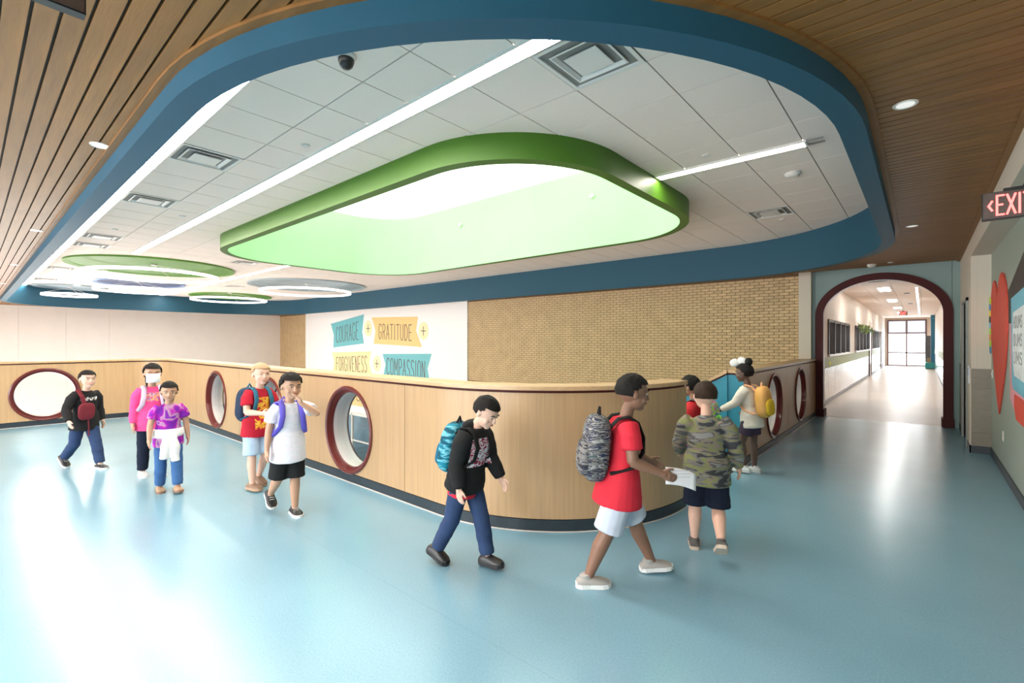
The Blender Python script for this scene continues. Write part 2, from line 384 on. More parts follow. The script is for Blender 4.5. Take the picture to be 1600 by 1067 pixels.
for d, i, j, x, y in cells:
    ins = [in_rr(x + a * T / 8, y + b * T / 8, GX0, GX1, GY0, GY1, GR) for a in range(9) for b in range(9)]
    if all(ins): continue
    if any(ins):
        g = plate([(x + tg, y + tg), (x + T - tg, y + tg), (x + T - tg, y + T - tg), (x + tg, y + T - tg)], [well_out], XYT, ZT, ZT + 0.012)
        if not g.f: continue
        if cnt < 290: g.build('ceiling_tile', M_TILE, TC); cnt += 1
        else: rest.add(g.v, g.f)
    elif cnt < 290: link('ceiling_tile', tile_me, None, TC, (x, y, 0)); cnt += 1
    else: rest.box(x + tg, x + T - tg, y + tg, y + T - tg, ZT, ZT + 0.012)
o = rest.build('far_ceiling_tile', M_TILE, TC); o['kind'] = 'stuff'

# far wall: brick, mural panel, brick strip
wf = struct('wall_far', 'buff brick wall behind the atrium')
G().box(-28.4, -1.9, 12.012, 12.3, -1.75, 3.2).build('mortar_bed', M_MORTAR, wf)
BL, BH, JT = 0.2032, 0.0677, 0.0105
brick_me = mesh('brick', *(lambda g: (g.v, g.f))(G().box(0, BL - JT, -0.012, 0.02, 0, BH - JT))); brick_me.materials.append(M_BRICK)
bl = []
for r in range(int((3.1 - 0.2) / BH)):
    z = 0.2 + r * BH; x = -2.03 - BL + (BL / 2 if r % 2 else 0)
    if r % 2: bl.append((-2.03 - BL / 2, z, BL / 2))
    while x > -12.5 - BL:
        if x + BL <= -2.02: bl.append((x, z, BL))
        x -= BL
    x = -25.0
    while x > -28.4: bl.append((x - BL, z, BL)); x -= BL
bl.sort(key=lambda b: -b[0]); vis = [b for b in bl if b[1] > 1.1 and b[2] == BL][:285]; vs = set(vis); rest = G()
for b in bl:
    if b in vs: link('brick', brick_me, None, wf, (b[0] + JT / 2, 12.01 + random.uniform(-.0025, .0025), b[1]))
    else:
        e = random.uniform(-.0025, .0025); rest.box(b[0] + JT / 2, b[0] + b[2] - JT / 2, 11.998 + e, 12.03, b[1], b[1] + BH - JT)
o = rest.build('far_brick', M_BRICKS, wf); o['kind'] = 'stuff'
o = G().box(-24.97, -12.5, 11.95, 12.02, -1.75, 3.2).build('wall_mural', M_MURAL); tag(o, 'white painted wall carrying the word banners', kind='structure')
o = G().box(-2.03, -1.80, 11.86, 12.1, -0.4, 3.1).build('trim_1', M_BEIGE); tag(o, 'cream pilaster between the brick and the arch wall', kind='structure')
# left white wall in wide panels
wl = struct('wall_left', 'plain white wall at the far left end')
G().box(-28.5, -28.23, -5.2, 12.3, -4.3, 3.2).build('wall_core', M_WHITE, wl)
for a, b in ((-5.1, 1.44), (1.44, 2.89), (2.89, 4.34), (4.34, 12.0)):
    G().box(-28.24, -28.2, a + .004, b - .004, -4.2, 3.15).build('panel', M_WHITE, wl)
# lower storefront under the mural
sf = struct('window_1', 'storefront glazing in the lobby below')
x = -25.0
for k in range(9):
    G().box(x, x + 0.09, 11.9, 12.0, -4.2, -1.75).build('mullion', M_WHITEM, sf)
    if k < 8: G().box(x + .09, x + 1.5625, 11.94, 11.95, -4.2, -1.85).build('pane', M_GLASS, sf)
    x += 1.5625
G().box(-25, -12.4, 11.9, 12.0, -1.85, -1.70).build('head_rail', M_WHITEM, sf)
G().box(-25, -12.4, 11.92, 11.99, -3.05, -2.99).build('mid_rail', M_WHITEM, sf)
M_LOBBY = mat('lobby_room', (0.20, 0.30, 0.36), 0.6, noise=(0.9, 0.5))
o = G().box(-28.4, -0.9, 15.0, 15.2, -4.3, -1.6).add(*(lambda g: (g.v, g.f))(G().box(-28.4, -0.9, 12.0, 15.2, -1.72, -1.6))).add(*(lambda g: (g.v, g.f))(G().box(-28.4, -0.9, 12.0, 15.2, -4.3, -4.2))).build('wall_lobby', M_LOBBY); tag(o, 'blue grey room behind the lobby storefront', kind='structure')
for a, b in ((-28.4, -25.0), (-12.41, -0.9)):
    o = G().box(a, b, 11.95, 12.3, -4.3, -1.7).build('wall_lower', M_WHITE); tag(o, 'white lobby wall beside the storefront', kind='structure')
# walls under the slab edges, back wall with added openings, right wall
o = G().box(-12.7, -12.6, -5, 2.9, -4.3, -.44).box(-12.6, -1.7, 2.96, 3.06, -4.3, -.44).box(-1.75, -1.65, 3.06, 12.1, -4.3, -.44).build('wall_under_slab', M_WHITE); tag(o, 'white wall below the landing edge', kind='structure')
wb = [(-28.4, -4.3), (1.1, -4.3), (1.1, 3.2), (-28.4, 3.2)]
holes = [[(wx - 1.2, .3), (wx + 1.2, .3), (wx + 1.2, 2.7), (wx - 1.2, 2.7)] for wx in (-10.5, -7.5, -4.5, -1.5)]
o = plate(wb, holes, yplane(-5.0), 0, 0.2).build('wall_back', M_WHITE); tag(o, 'white wall behind the camera with openings added for fill light', kind='structure')

# right side: beam, sage alcove wall, pier with stone tiles, door recess
o = G().box(0.74, 0.95, -5.1, 9.7, -0.1, 3.05).build('wall_right', M_SAGE); tag(o, 'sage green alcove wall at the right', kind='structure')
o = G().box(0.53, 1.1, -5.1, 9.5, 2.83, 3.13).build('trim_2', M_BEIGE); tag(o, 'cream beam running above the sage wall', kind='structure')
pier = struct('wall_pier', 'cream pier with stone tile wainscot beside the arch')
dh = [[(10.0, -.01), (11.0, -.01), (11.0, 2.22), (10.0, 2.22)]]
plate([(9.5, -.02), (12.02, -.02), (12.02, 3.13), (9.5, 3.13)], dh, lambda a, b, t: (0.53 + t, a, b), 0.0, 0.07).build('side_face', M_BEIGE, pier)
G().box(.601, .78, 9.5, 9.53, -.02, 3.13).build('end_face', M_BEIGE, pier)
for z0, z1 in ((.11, .304), (.304, .607), (.607, .918), (.918, 1.211)):
    G().box(.535, .745, 9.482, 9.5, z0 + .002, z1 - .002).build('stone_tile', M_TILEW, pier)
    for a, b in ((11.07, 11.5), (11.5, 11.98)):
        G().box(.518, .53, a + .002, b - .002, z0 + .002, z1 - .002).build('stone_tile', M_TILEW, pier)
    G().box(.518, .53, 9.49, 9.93, z0 + .002, z1 - .002).build('stone_tile', M_BEIGE, pier)
dr = struct('door_1', 'grey steel door in the pier beside the arch')
G().box(.595, .635, 10.0, 11.0, 0, 2.22).build('leaf', mat('door_grey', (.36, .31, .26), .4), dr)
G().box(.50, .6, 9.94, 10.0, 0, 2.27).box(.50, .6, 11.0, 11.06, 0, 2.27).box(.50, .6, 9.94, 11.06, 2.22, 2.27).build('frame', mat('frame_grey', (.24, .25, .23), .4), dr)
G().box(.575, .595, 10.1, 10.16, .95, 1.1).build('handle', M_GREYM, dr)
o = G().box(.725, .742, -5, 9.48, 0, .105).build('baseboard_right', M_BASE); tag(o, 'black vinyl base along the sage wall', kind='structure')
o = G().box(.515, .745, 9.468, 9.482, 0, .105).box(.512, .53, 9.468, 9.94, 0, .105).box(.512, .53, 11.06, 12, 0, .105).build('baseboard_pier', M_BASE); tag(o, 'black vinyl base around the pier', kind='structure')

# arch wall
aw = struct('wall_arch', 'grey teal wall pierced by the round arch')
AC, AS, AT = -0.65, 2.15, 0.82   # centre, spring height, rise
def arch(hw, top, z0=-.01, n=40):
    pts = [(AC - hw, z0), (AC + hw, z0)]
    for i in range(n + 1):
        a = PI * i / n; pts.append((AC + hw * math.cos(a), AS + (top - AS) * math.sin(a)))
    return pts
HOLE = arch(1.0, 2.88)
G().box(-1.80, -1.748, 11.99, 12.25, -.05, 3.2).build('panel', M_TEAL, aw)
G().box(.424, .60, 11.99, 12.25, -.05, 3.2).build('panel', M_TEAL, aw)
plate([(-1.742, -.02), (.418, -.02), (.418, 3.2), (-1.742, 3.2)], [arch(1.0, 2.88, -.03)], yplane(12.24), 0, 0.25).build('panel', M_TEAL, aw)
tr = struct('trim_3', 'dark maroon arch casing with plinth blocks')
def band(hi, ti, ho, to, Y0, Y1, n=48):
    g = G(); v = []; P = []
    def outline(hw, top):
        return [(AC - hw, 0)] + [(AC - hw, z) for z in (.7, 1.4)] + [(AC - hw * math.cos(PI * i / n), AS + (top - AS) * math.sin(PI * i / n)) for i in range(n + 1)] + [(AC + hw, z) for z in (1.4, .7, 0)]
    A, B = outline(hi, ti), outline(ho, to); m = len(A)
    for o_, Y in ((A, Y0), (B, Y0), (B, Y1), (A, Y1)): v += [(p[0], Y, p[1]) for p in o_]
    f = [(k * m + i, k * m + i + 1, ((k + 1) % 4) * m + i + 1, ((k + 1) % 4) * m + i) for k in range(4) for i in range(m - 1)]
    f += [(0, m, 2 * m, 3 * m), (m - 1, 2 * m - 1, 3 * m - 1, 4 * m - 1)]
    return g.add(v, f)
band(.945, 2.835, 1.085, 2.97, 11.94, 12.0).build('casing', M_MAROON, tr)
band(.955, 2.845, 1.01, 2.89, 12.0, 12.26).build('reveal', mat('arch_reveal', (.80, .72, .71), .4), tr)
for s in (-1, 1):
    xa, xb = (AC - 1.10, AC - .93) if s < 0 else (AC + .93, AC + 1.10)
    G().box(xa, xb, 11.925, 12.0, 0, .16).build('plinth', M_MAROON, tr)
    xa, xb = (AC - .955, AC - .925) if s < 0 else (AC + .925, AC + .955)
    G().box(xa, xb, 12.0, 12.27, 0, .16).build('plinth', M_MAROON, tr)

# corridor
CX0, CX1, CE, CZ = -1.86, 0.56, 40.0, 3.14
wcl = struct('wall_corridor_left', 'white corridor wall with window strips and a green band')
M_CW = mat('corridor_wall', (.80, .71, .62), .5)
M_CT = mat('corridor_wainscot', (.74, .74, .76), .12, noise=(3, .05, (1, .3, 6)))
M_OLIVE = mat('olive_band', (.30, .32, .095), .5)
wins = [(14.75, 19.4), (21.3, 27.0), (29.2, 34.2)]
wall = [(12.2, -.02), (CE, -.02), (CE, CZ), (12.2, CZ)]
plate(wall, [[(a, 1.25), (b, 1.25), (b, 2.17), (a, 2.17)] for a, b in wins], lambda a, b, t: (CX0 - t, a, b), 0, .14).build('wall_face', M_CW, wcl)
for x, s in ((CX0, 1), (CX1, -1)):
    par = wcl if s > 0 else struct('wall_corridor_right', 'white corridor wall with a green band on the right')
    if s < 0: G().box(CX1, CX1 + .14, 12.2, CE, -.02, CZ).build('wall_face', M_CW, par)
    a, b = sorted((x, x + s * .012)); G().box(a, b, 12.28, 37.5, .92, 1.18).build('green_band', M_OLIVE, par)
    y = 12.28
    while y < 37:                                            # glazed wainscot slabs
        G().box(a, b, y + .002, y + 1.218, .11, .918).build('wainscot_slab', M_CT, par); y += 1.22
    a, b = sorted((x, x + s * .016)); G().box(a, b, 12.28, CE, 0, .108).build('base', mat('corridor_base', (.16, .19, .25), .3), par)
for wi, (a, b) in enumerate(wins):
    w = struct('window_%d' % (wi + 2), ('interior corridor window with dark mullions nearest the arch', 'interior corridor window under a leafy garland', 'farthest interior corridor window')[wi])
    nm = 4; M_MUL = mat('bronze_mullion', (.06, .045, .04), .4)
    for k in range(nm + 1):
        yy = a + (b - a) * k / nm; G().box(CX0 - .13, CX0 + .03, yy - .045, yy + .045, 1.25, 2.17).build('mullion', M_MUL, w)
    G().box(CX0 - .05, CX0 + .02, a, b, 2.12, 2.19).build('head', M_MUL, w)
    G().box(CX0 - .1, CX0 + .05, a - .05, b + .05, 1.20, 1.25).build('sill', M_WHITEM, w)
    G().box(CX0 - .1, CX0 - .09, a, b, 1.25, 2.17).build('pane', M_GLASS, w)
    G().box(CX0 - .9, CX0 - .85, a - .3, b + .3, .9, 2.5).build('room_beyond', mat('room_blue', (.06, .16, .24), .6, noise=(1.2, .5)), w)
for k, (ya, yb) in enumerate(((27.2, 28.3), (35.2, 36.3))):
    d = struct('door_%d' % (k + 2), 'corridor classroom door with dark frame, %s' % ('between the windows' if k == 0 else 'near the far window wall'))
    G().box(CX0, CX0 + .05, ya, ya + .08, 0, 2.17).box(CX0, CX0 + .05, yb - .08, yb, 0, 2.17).box(CX0, CX0 + .05, ya, yb, 2.1, 2.17).build('frame', mat('door_frame_brown', (.10, .05, .045), .4), d)
    G().box(CX0, CX0 + .025, ya + .08, yb - .08, 0, 2.1).build('leaf', mat('door_pale', (.70, .64, .58), .3), d)
cc = struct('ceiling_corridor', 'white tile ceiling of the corridor')
G().box(CX0 - .1, CX1 + .1, 12.24, CE + .1, CZ + .012, CZ + .06).build('grid_backing', M_TGRID, cc)
ctm = None; xs = [CX0, -1.25, -.64, -.03, CX1]
for xa, xb in zip(xs[:-1], xs[1:]):
    y = 12.26
    while y < 39.5:
        G().box(xa + .004, xb - .004, y + .004, y + 1.215, CZ, CZ + .014).build('ceiling_tile', M_TILE, cc); y += 1.22
ew = struct('window_5', 'tall bright window wall at the corridor end')
M_WF = mat('window_frame_brown', (.16, .09, .085), .4)
G().box(CX0 - .1, -1.73, 39.95, 40.1, 0, CZ).box(.22, CX1 + .14, 39.95, 40.1, 0, CZ).box(-1.73, .22, 39.95, 40.1, 2.97, CZ).build('surround', M_CW, ew)
for x in (-1.73, -.78, .17): G().box(x - .03, x + .06, 39.86, 39.98, 0, 2.97).build('mullion', M_WF, ew)
for z in (0.0, .83, 2.1, 2.93): G().box(-1.73, .22, 39.87, 39.98, z, z + .085).build('rail', M_WF, ew)
for xa, xb in ((-1.68, -.78), (-.73, .17)):
    for za, zb in ((.045, .83), (.875, 2.1)): G().box(xa, xb, 39.94, 39.95, za, zb).build('pane', M_GLASS, ew)
    G().box(xa, xb, 39.94, 39.955, 2.145, 2.93).build('shaded_pane', mat('roller_shade', (.45, .50, .60), .6, trans=0.0, emit=0.35, ecol=(.70, .78, .95)), ew)

# ------------------------------------------------------------------ balustrades
def norms(pts):
    out = []
    for i in range(len(pts)):
        a = Vector(pts[max(i - 1, 0)]); b = Vector(pts[min(i + 1, len(pts) - 1)]); d = (b - a).normalized(); out.append(Vector((-d.y, d.x)))
    return out
def sweep(pts, prof):
    """prof: closed list of (offset to the left of the path, z)"""
    nn = norms(pts); m = len(prof); v = []; g = G()
    for p, n_ in zip(pts, nn):
        for o_, z in prof: v.append((p[0] + n_.x * o_, p[1] + n_.y * o_, z))
    f = [(i * m + k, (i + 1) * m + k, (i + 1) * m + (k + 1) % m, i * m + (k + 1) % m) for i in range(len(pts) - 1) for k in range(m)]
    f += [tuple(range(m)), tuple(range((len(pts) - 1) * m, len(pts) * m))[::-1]]
    return g.add(v, f)
def rectp(o0, o1, z0, z1): return [(o0, z0), (o1, z0), (o1, z1), (o0, z1)]
def circ(cx, cz, r, n=40): return [(cx + r * math.cos(2 * PI * i / n), cz + r * math.sin(2 * PI * i / n)) for i in range(n)]
WR, WZ, TH = 0.49, 0.59, 0.24
def window_ring(par, fnc):
    """fnc(a,b,t): a along the wall, b up, t into the wall (0 = face)"""
    fr = G().lathe([(WR + .012, .0), (WR + .012, -.014), (WR - .005, -.022), (WR - .03, -.016), (WR - .034, .012), (WR - .048, .012), (WR - .05, .03), (WR - .064, .03), (WR - .066, .055), (WR + .012, .055)], 56, closed=True, fn=fnc).build('window_frame', M_MAROONG, par, True)
    G().lathe([(WR - .066, .055), (WR - .066, TH), (WR, TH), (WR, .055)], 56, closed=True, fn=fnc).build('liner', M_LINER, fr, True)
    G().lathe([(WR - .066, TH - .01), (WR - .066, TH + .015), (WR + .03, TH + .015), (WR + .03, TH)], 56, closed=True, fn=fnc).build('back_trim', M_MAROON, fr, True)
    g = G(); n_ = 48; v = [fnc((WR - .06) * math.cos(2 * PI * i / n_), (WR - .06) * math.sin(2 * PI * i / n_), t) for t in (.10, .106) for i in range(n_)]
    g.add(v, [tuple(range(n_)), tuple(range(n_, 2 * n_))[::-1]]); g.build('glass', M_GLASS, fr)
ZB0, ZB1 = 0.105, 1.165
bal = thing('balustrade', 'maple panelled balustrade with round windows and a curved nose', 'balustrade')
g_ = 0.0035
CORN = [(-12.7, 2.32)] + path[3:]
sweep(CORN + [(-10.38 - g_, 2.87)], rectp(0, .02, ZB0, ZB1)).build('panel', M_MAPLE, bal)
sweep([(-3.9 + g_, 2.87)] + NOSE, rectp(0, .02, ZB0, ZB1)).build('panel', M_MAPLE, bal)
for a, b in ((-10.38, -8.24), (-8.24, -6.04), (-6.04, -3.9)):
    c_ = (a + b) / 2
    plate([(a + g_, ZB0), (b - g_, ZB0), (b - g_, ZB1), (a + g_, ZB1)], [circ(c_, WZ, WR)], lambda x, z, t: (x, 2.87 + t, z), 0, .02).build('panel', M_MAPLE, bal)
    plate([(a, -.4), (b, -.4), (b, ZB1), (a, ZB1)], [circ(c_, WZ, WR)], lambda x, z, t: (x, 2.87 + t, z), TH - .02, TH).build('back_panel', M_WHITE, bal)
    window_ring(bal, (lambda c0: lambda a_, b_, t: (c0 + a_, 2.87 + t, WZ + b_))(c_))
plate([(-.4, ZB0), (2.32, ZB0), (2.32, ZB1), (-.4, ZB1)], [circ(1.02, WZ, WR)], lambda y, z, t: (-12.7 - t, y, z), 0, .02).build('panel', M_MAPLE, bal)
plate([(-.4, -.4), (2.4, -.4), (2.4, ZB1), (-.4, ZB1)], [circ(1.02, WZ, WR)], lambda y, z, t: (-12.7 - t, y, z), TH - .02, TH).build('back_panel', M_WHITE, bal)
window_ring(bal, lambda a_, b_, t: (-12.7 - t, 1.02 + a_, WZ + b_))
G().box(-12.72, -12.70, -4.9, -.407, ZB0, ZB1).build('panel', M_MAPLE, bal)
G().box(-12.94, -12.92, -4.9, -.4, -.4, ZB1).build('back_panel', M_WHITE, bal)
sweep(CORN + [(-10.38, 2.87)], rectp(TH - .02, TH, -.4, ZB1)).build('back_panel', M_WHITE, bal)
sweep([(-3.9, 2.87)] + NOSE, rectp(TH - .02, TH, -.4, ZB1)).build('back_panel', M_WHITE, bal)
sweep(FULL, rectp(.012, TH - .012, ZB1, 1.188)).build('reveal_strip', M_MAROON, bal)
sweep(FULL, [(-.018, 1.188), (TH + .018, 1.188), (TH + .018, 1.222), (TH + .01, 1.226), (-.01, 1.226), (-.018, 1.222)]).build('cap_rail', M_CAP, bal)
sweep(FULL, rectp(-.006, .02, 0, .1)).build('base_strip', M_BASE, bal)
sweep(FULL, rectp(-.014, -.004, 0, .008)).build('floor_edge', mat('edge_strip', (.62, .55, .50), .35), bal)
G().box(-1.97, -1.73, 4.57, 4.585, 0, ZB1).build('end_panel', M_MAPLE, bal)
for x in (-3.9, -6.04, -8.24, -10.38):
    G().box(x - .004, x + .004, 2.876, 2.89, ZB0, ZB1).build('joint', M_BASE, bal)

br = thing('balustrade', 'straight maple balustrade with round windows running to the arch', 'balustrade')
BX = -1.73
for a, b in ((6.56, 7.155), (11.31, 11.97)):
    G().box(BX - .02, BX, a + g_, b - g_, ZB0, ZB1).build('panel', M_MAPLE, br)
for a, b in ((7.155, 9.226), (9.226, 11.31)):
    c_ = (a + b) / 2
    plate([(a + g_, ZB0), (b - g_, ZB0), (b - g_, ZB1), (a + g_, ZB1)], [circ(c_, .61, WR)], lambda y, z, t: (BX - t, y, z), 0, .02).build('panel', M_MAPLE, br)
    plate([(a, -.4), (b, -.4), (b, ZB1), (a, ZB1)], [circ(c_, .61, WR)], lambda y, z, t: (BX - t, y, z), TH - .02, TH).build('back_panel', M_WHITE, br)
    window_ring(br, (lambda c0: lambda a_, b_, t: (BX - t, c0 + a_, .61 + b_))(c_))
for a, b in ((6.56, 7.155), (11.31, 11.97)): G().box(BX - TH, BX - TH + .02, a, b, -.4, ZB1).build('back_panel', M_WHITE, br)
for y in (7.155, 9.226, 11.31): G().box(BX - .018, BX - .006, y - .004, y + .004, ZB0, ZB1).build('joint', M_BASE, br)
G().box(BX - TH + .012, BX - .012, 6.56, 11.97, ZB1, 1.188).build('reveal_strip', M_MAROON, br)
G().box(BX - TH - .018, BX + .018, 6.545, 11.99, 1.188, 1.226).build('cap_rail', M_CAP, br)
G().box(BX - .02, BX + .006, 6.56, 11.97, 0, .1).build('base_strip', M_BASE, br)
G().box(BX + .004, BX + .014, 6.56, 11.92, 0, .008).build('floor_edge', MATS['edge_strip'], br)
G().box(BX - TH, BX, 6.555, 6.565, 0, ZB1).build('end_panel', M_TEALST, br)

# stair going down to the lobby, with the sloping teal guard wall on its far side
SL = 0.165 / 0.30
st = thing('staircase', 'flight of stairs going down between the balustrades', 'stairs', (0, 0, 0))
step_me = mesh('step', *(lambda g: (g.v, g.f))(G().box(-.34, 0, 4.63, 6.50, -.06, 0).box(-.02, 0, 4.63, 6.50, -.165, -.06))); step_me.materials.append(mat('stair_tread', (.20, .24, .27), .5))
nose_me = mesh('nosing', *(lambda g: (g.v, g.f))(G().box(-.05, .004, 4.64, 6.49, -.002, .004))); nose_me.materials.append(M_MAROON)
for k in range(25):
    s_ = link('step', step_me, None, st, (-1.76 - .30 * k, 0, -.165 * (k + 1))); link('nosing', nose_me, None, s_)
gw = thing('stair_guard', 'teal sloping stair guard wall with maple cap', 'guard wall')
Xs, Xe = -1.74, -9.1
zt = lambda x: 1.165 + (min(x, -1.93) + 1.93) * SL
Xs = -1.93
pr_ = [(Xs, zt(Xs)), (Xe, zt(Xe)), (Xe, zt(Xe) - 1.1), (Xs, zt(Xs) - 1.1)]
G().prism(pr_, lambda a, b, t: (a, 6.53 + t, b), 0, .10).build('wall_face', M_TEALST, gw)
pr_ = [(Xs, zt(Xs) - 1.1), (Xe, zt(Xe) - 1.1), (Xe, zt(Xe) - 1.14), (Xs, zt(Xs) - 1.14)]
G().prism(pr_, lambda a, b, t: (a, 6.515 + t, b), 0, .12).build('stringer_trim', M_MAROON, gw)
pr_ = [(Xs, zt(Xs) - 1.14), (Xe, zt(Xe) - 1.14), (Xe, -4.2), (Xs, -4.2)]
G().prism(pr_, lambda a, b, t: (a, 6.525 + t, b), 0, .10).build('skirt', M_WHITEM, gw)
pr_ = [(Xs, zt(Xs) + .02), (Xe, zt(Xe) + .02), (Xe, zt(Xe)), (Xs, zt(Xs))]
G().prism(pr_, lambda a, b, t: (a, 6.53 + t, b), 0, .10).build('reveal_strip', M_MAROON, gw)
pr_ = [(Xs, zt(Xs) + .06), (Xe, zt(Xe) + .06), (Xe, zt(Xe) + .02), (Xs, zt(Xs) + .02)]
G().prism(pr_, lambda a, b, t: (a, 6.505 + t, b), 0, .17).build('cap_rail', M_CAP, gw)
gn = thing('stair_guard', 'near side stair guard wall hidden behind the curved nose', 'guard wall')
pr_ = [(-1.98, zt(-1.98)), (Xe, zt(Xe)), (Xe, -4.2), (-1.98, -4.2)]
G().prism(pr_, lambda a, b, t: (a, 4.50 + t, b), 0, .09).build('wall_face', M_TEALST, gn)
pr_ = [(-1.98, zt(-1.98) + .04), (Xe, zt(Xe) + .04), (Xe, zt(Xe)), (-1.98, zt(-1.98))]
G().prism(pr_, lambda a, b, t: (a, 4.47 + t, b), 0, .15).build('cap_rail', M_CAP, gn)

# ------------------------------------------------------------------ ceiling fixtures
# skylight well with the green ring
sk = thing('skylight', 'large rounded skylight well with bright green rim', 'skylight', (0, 0, 0))
ZG, ZK = 3.40, 4.90
o = loop_sweep([rrect(GX0, GX1, GY0, GY1, GR), rrect(GX0, GX1, GY0, GY1, GR, off=-.13), rrect(GX0, GX1, GY0, GY1, GR, off=-.13), rrect(GX0, GX1, GY0, GY1, GR)], [ZG, ZG, ZT + .04, ZT + .04]).build('rim', M_GREEN, sk)
o.data.shade_smooth(); o.data.set_sharp_from_angle(angle=math.radians(35))
o = loop_sweep([rrect(GX0, GX1, GY0, GY1, GR, off=-.134), rrect(GX0, GX1, GY0, GY1, GR, off=-.05), rrect(GX0, GX1, GY0, GY1, GR, off=-.05), rrect(GX0, GX1, GY0, GY1, GR, off=-.134)], [ZG + .005, ZG + .005, ZK + .1, ZK + .1]).build('well_lining', M_WELL, sk)
o.data.shade_smooth(); o.data.set_sharp_from_angle(angle=math.radians(35))
G().prism(rrect(GX0, GX1, GY0, GY1, GR, off=-.12), XYT, ZK, ZK + .03).build('diffuser', M_SKY, sk)
for x, y, z in ((-8.45, GY1 - .13, 4.42), (-4.77, GY1 - .13, 4.38)):
    G().lathe([(0, 0), (.035, 0), (.045, .012), (.045, .03), (0, .03)], 16, fn=lambda a, b, t: (x + a, y - .05 + t, z + b)).build('sprinkler', M_WHITEM, sk, True)
for x in (-5.4, -4.7):
    G().tube([(x, GY0 + .13, 4.3), (x, GY0 + .42, 4.3)], .014, 8).build('pipe', M_WHITEM, sk)

def lin(label, x0, x1, y0, y1, ends=True):
    t = thing('linear_light', label, 'ceiling light', ((x0 + x1) / 2, (y0 + y1) / 2, ZT), group='linear ceiling lights')
    L2, W2 = (x1 - x0) / 2, (y1 - y0) / 2
    G().box(-L2 - .02, L2 + .02, -W2 - .012, -W2, -.022, .0).box(-L2 - .02, L2 + .02, W2, W2 + .012, -.022, .0).box(-L2 - .02, -L2, -W2, W2, -.022, 0).box(L2, L2 + .02, -W2, W2, -.022, 0).build('housing', M_WHITEM, t)
    G().box(-L2, L2, -W2, W2, -.016, -.002).build('diffuser', M_STRIP, t)
lin('long linear ceiling light hugging the blue soffit edge', -25.0, -2.2, 1.33, 1.462)
lin('long linear ceiling light passing beside the green skylight', -13.9, -1.35, 2.515, 2.645)
lin('short linear ceiling light between skylight and blue soffit', -2.50, -.92, 5.64, 5.77)
lin('linear ceiling light from skylight towards the ring pendants', -25.5, -11.45, 5.64, 5.77)
lin('far linear ceiling light beyond the green disc', -23.4, -17.9, 2.59, 2.72)
t = thing('light_end_clip', 'small metal end bracket of the short linear light', 'bracket', (-.87, 5.70, ZT - .02))
G().box(-.03, .12, -.065, -.05, 0, .016).box(-.03, .12, .05, .065, 0, .016).build('prong', M_GREYM, t)

def disc(label, cx, cy, r, m, mrim):
    t = thing('ceiling_disc', label, 'ceiling panel', (cx, cy, ZT), group='coloured discs on the tile ceiling')
    G().lathe([(r - .13, -.02), (r, -.045), (r, 0), (r - .13, 0)], 64, closed=True).build('rim', mrim, t, True)
    G().lathe([(0, -.012), (r - .12, -.012)], 64).build('face', m, t)
def pendant(label, cx, cy, r, z, can=None):
    t = thing('ring_pendant', label, 'pendant lamp', (cx, cy, z), group='glowing ring pendants')
    G().lathe([(r - .05, 0), (r, 0), (r, .065), (r - .05, .065)], 72, closed=True).build('ring', M_RING, t)
    G().lathe([(r - .052, .0655), (r + .002, .0655), (r + .002, .075), (r - .052, .075)], 72, closed=True).build('housing', M_WHITEM, t)
    zc = ZT - .015 - z
    G().lathe([(0, zc), (.07, zc), (.07, zc - .03), (0, zc - .03)], 20).build('canopy', M_WHITEM, t)
    for k in range(3):
        a = .5 + 2 * PI * k / 3; G().tube([(.02 * math.cos(a), .02 * math.sin(a), zc - .02), ((r - .04) * math.cos(a), (r - .04) * math.sin(a), .08)], .005, 6).build('cable', M_WHITEM, t)
MG1 = mat('disc_green', (.08, .24, .015), .45); MG2 = mat('disc_green_rim', (.12, .30, .035), .45)
MN1 = mat('disc_navy', (.045, .075, .19), .45); MN2 = mat('disc_navy_rim', (.22, .32, .52), .45)
MY1 = mat('disc_grey', (.27, .34, .38), .45); MY2 = mat('disc_grey_rim', (.38, .45, .49), .45)
DISCS = [('large green ceiling disc nearest the skylight', -16.0, 3.45, 1.88, MG1, MG2), ('navy blue ceiling disc behind the green one', -20.8, 4.06, 1.3, MN1, MN2),
         ('grey ceiling disc at the far left end', -24.2, 2.62, 1.05, MY1, MY2), ('green ceiling disc by the far blue soffit', -23.6, 7.9, 1.62, MG1, MG2), ('pale grey ceiling disc beside the mural side soffit', -17.0, 8.25, 1.98, MY1, MY2)]
for d in DISCS: disc(*d)
for lb, x, y, r in (('glowing ring pendant under the large green disc', -15.45, 3.29, 1.47), ('glowing ring pendant under the navy disc', -20.3, 3.86, 1.16),
                    ('glowing ring pendant at the far left end', -24.3, 2.6, .80), ('glowing ring pendant under the far green disc', -22.1, 7.32, 1.40), ('glowing ring pendant under the pale grey disc', -16.5, 7.93, 1.50)):
    pendant(lb, x, y, r, 3.315)

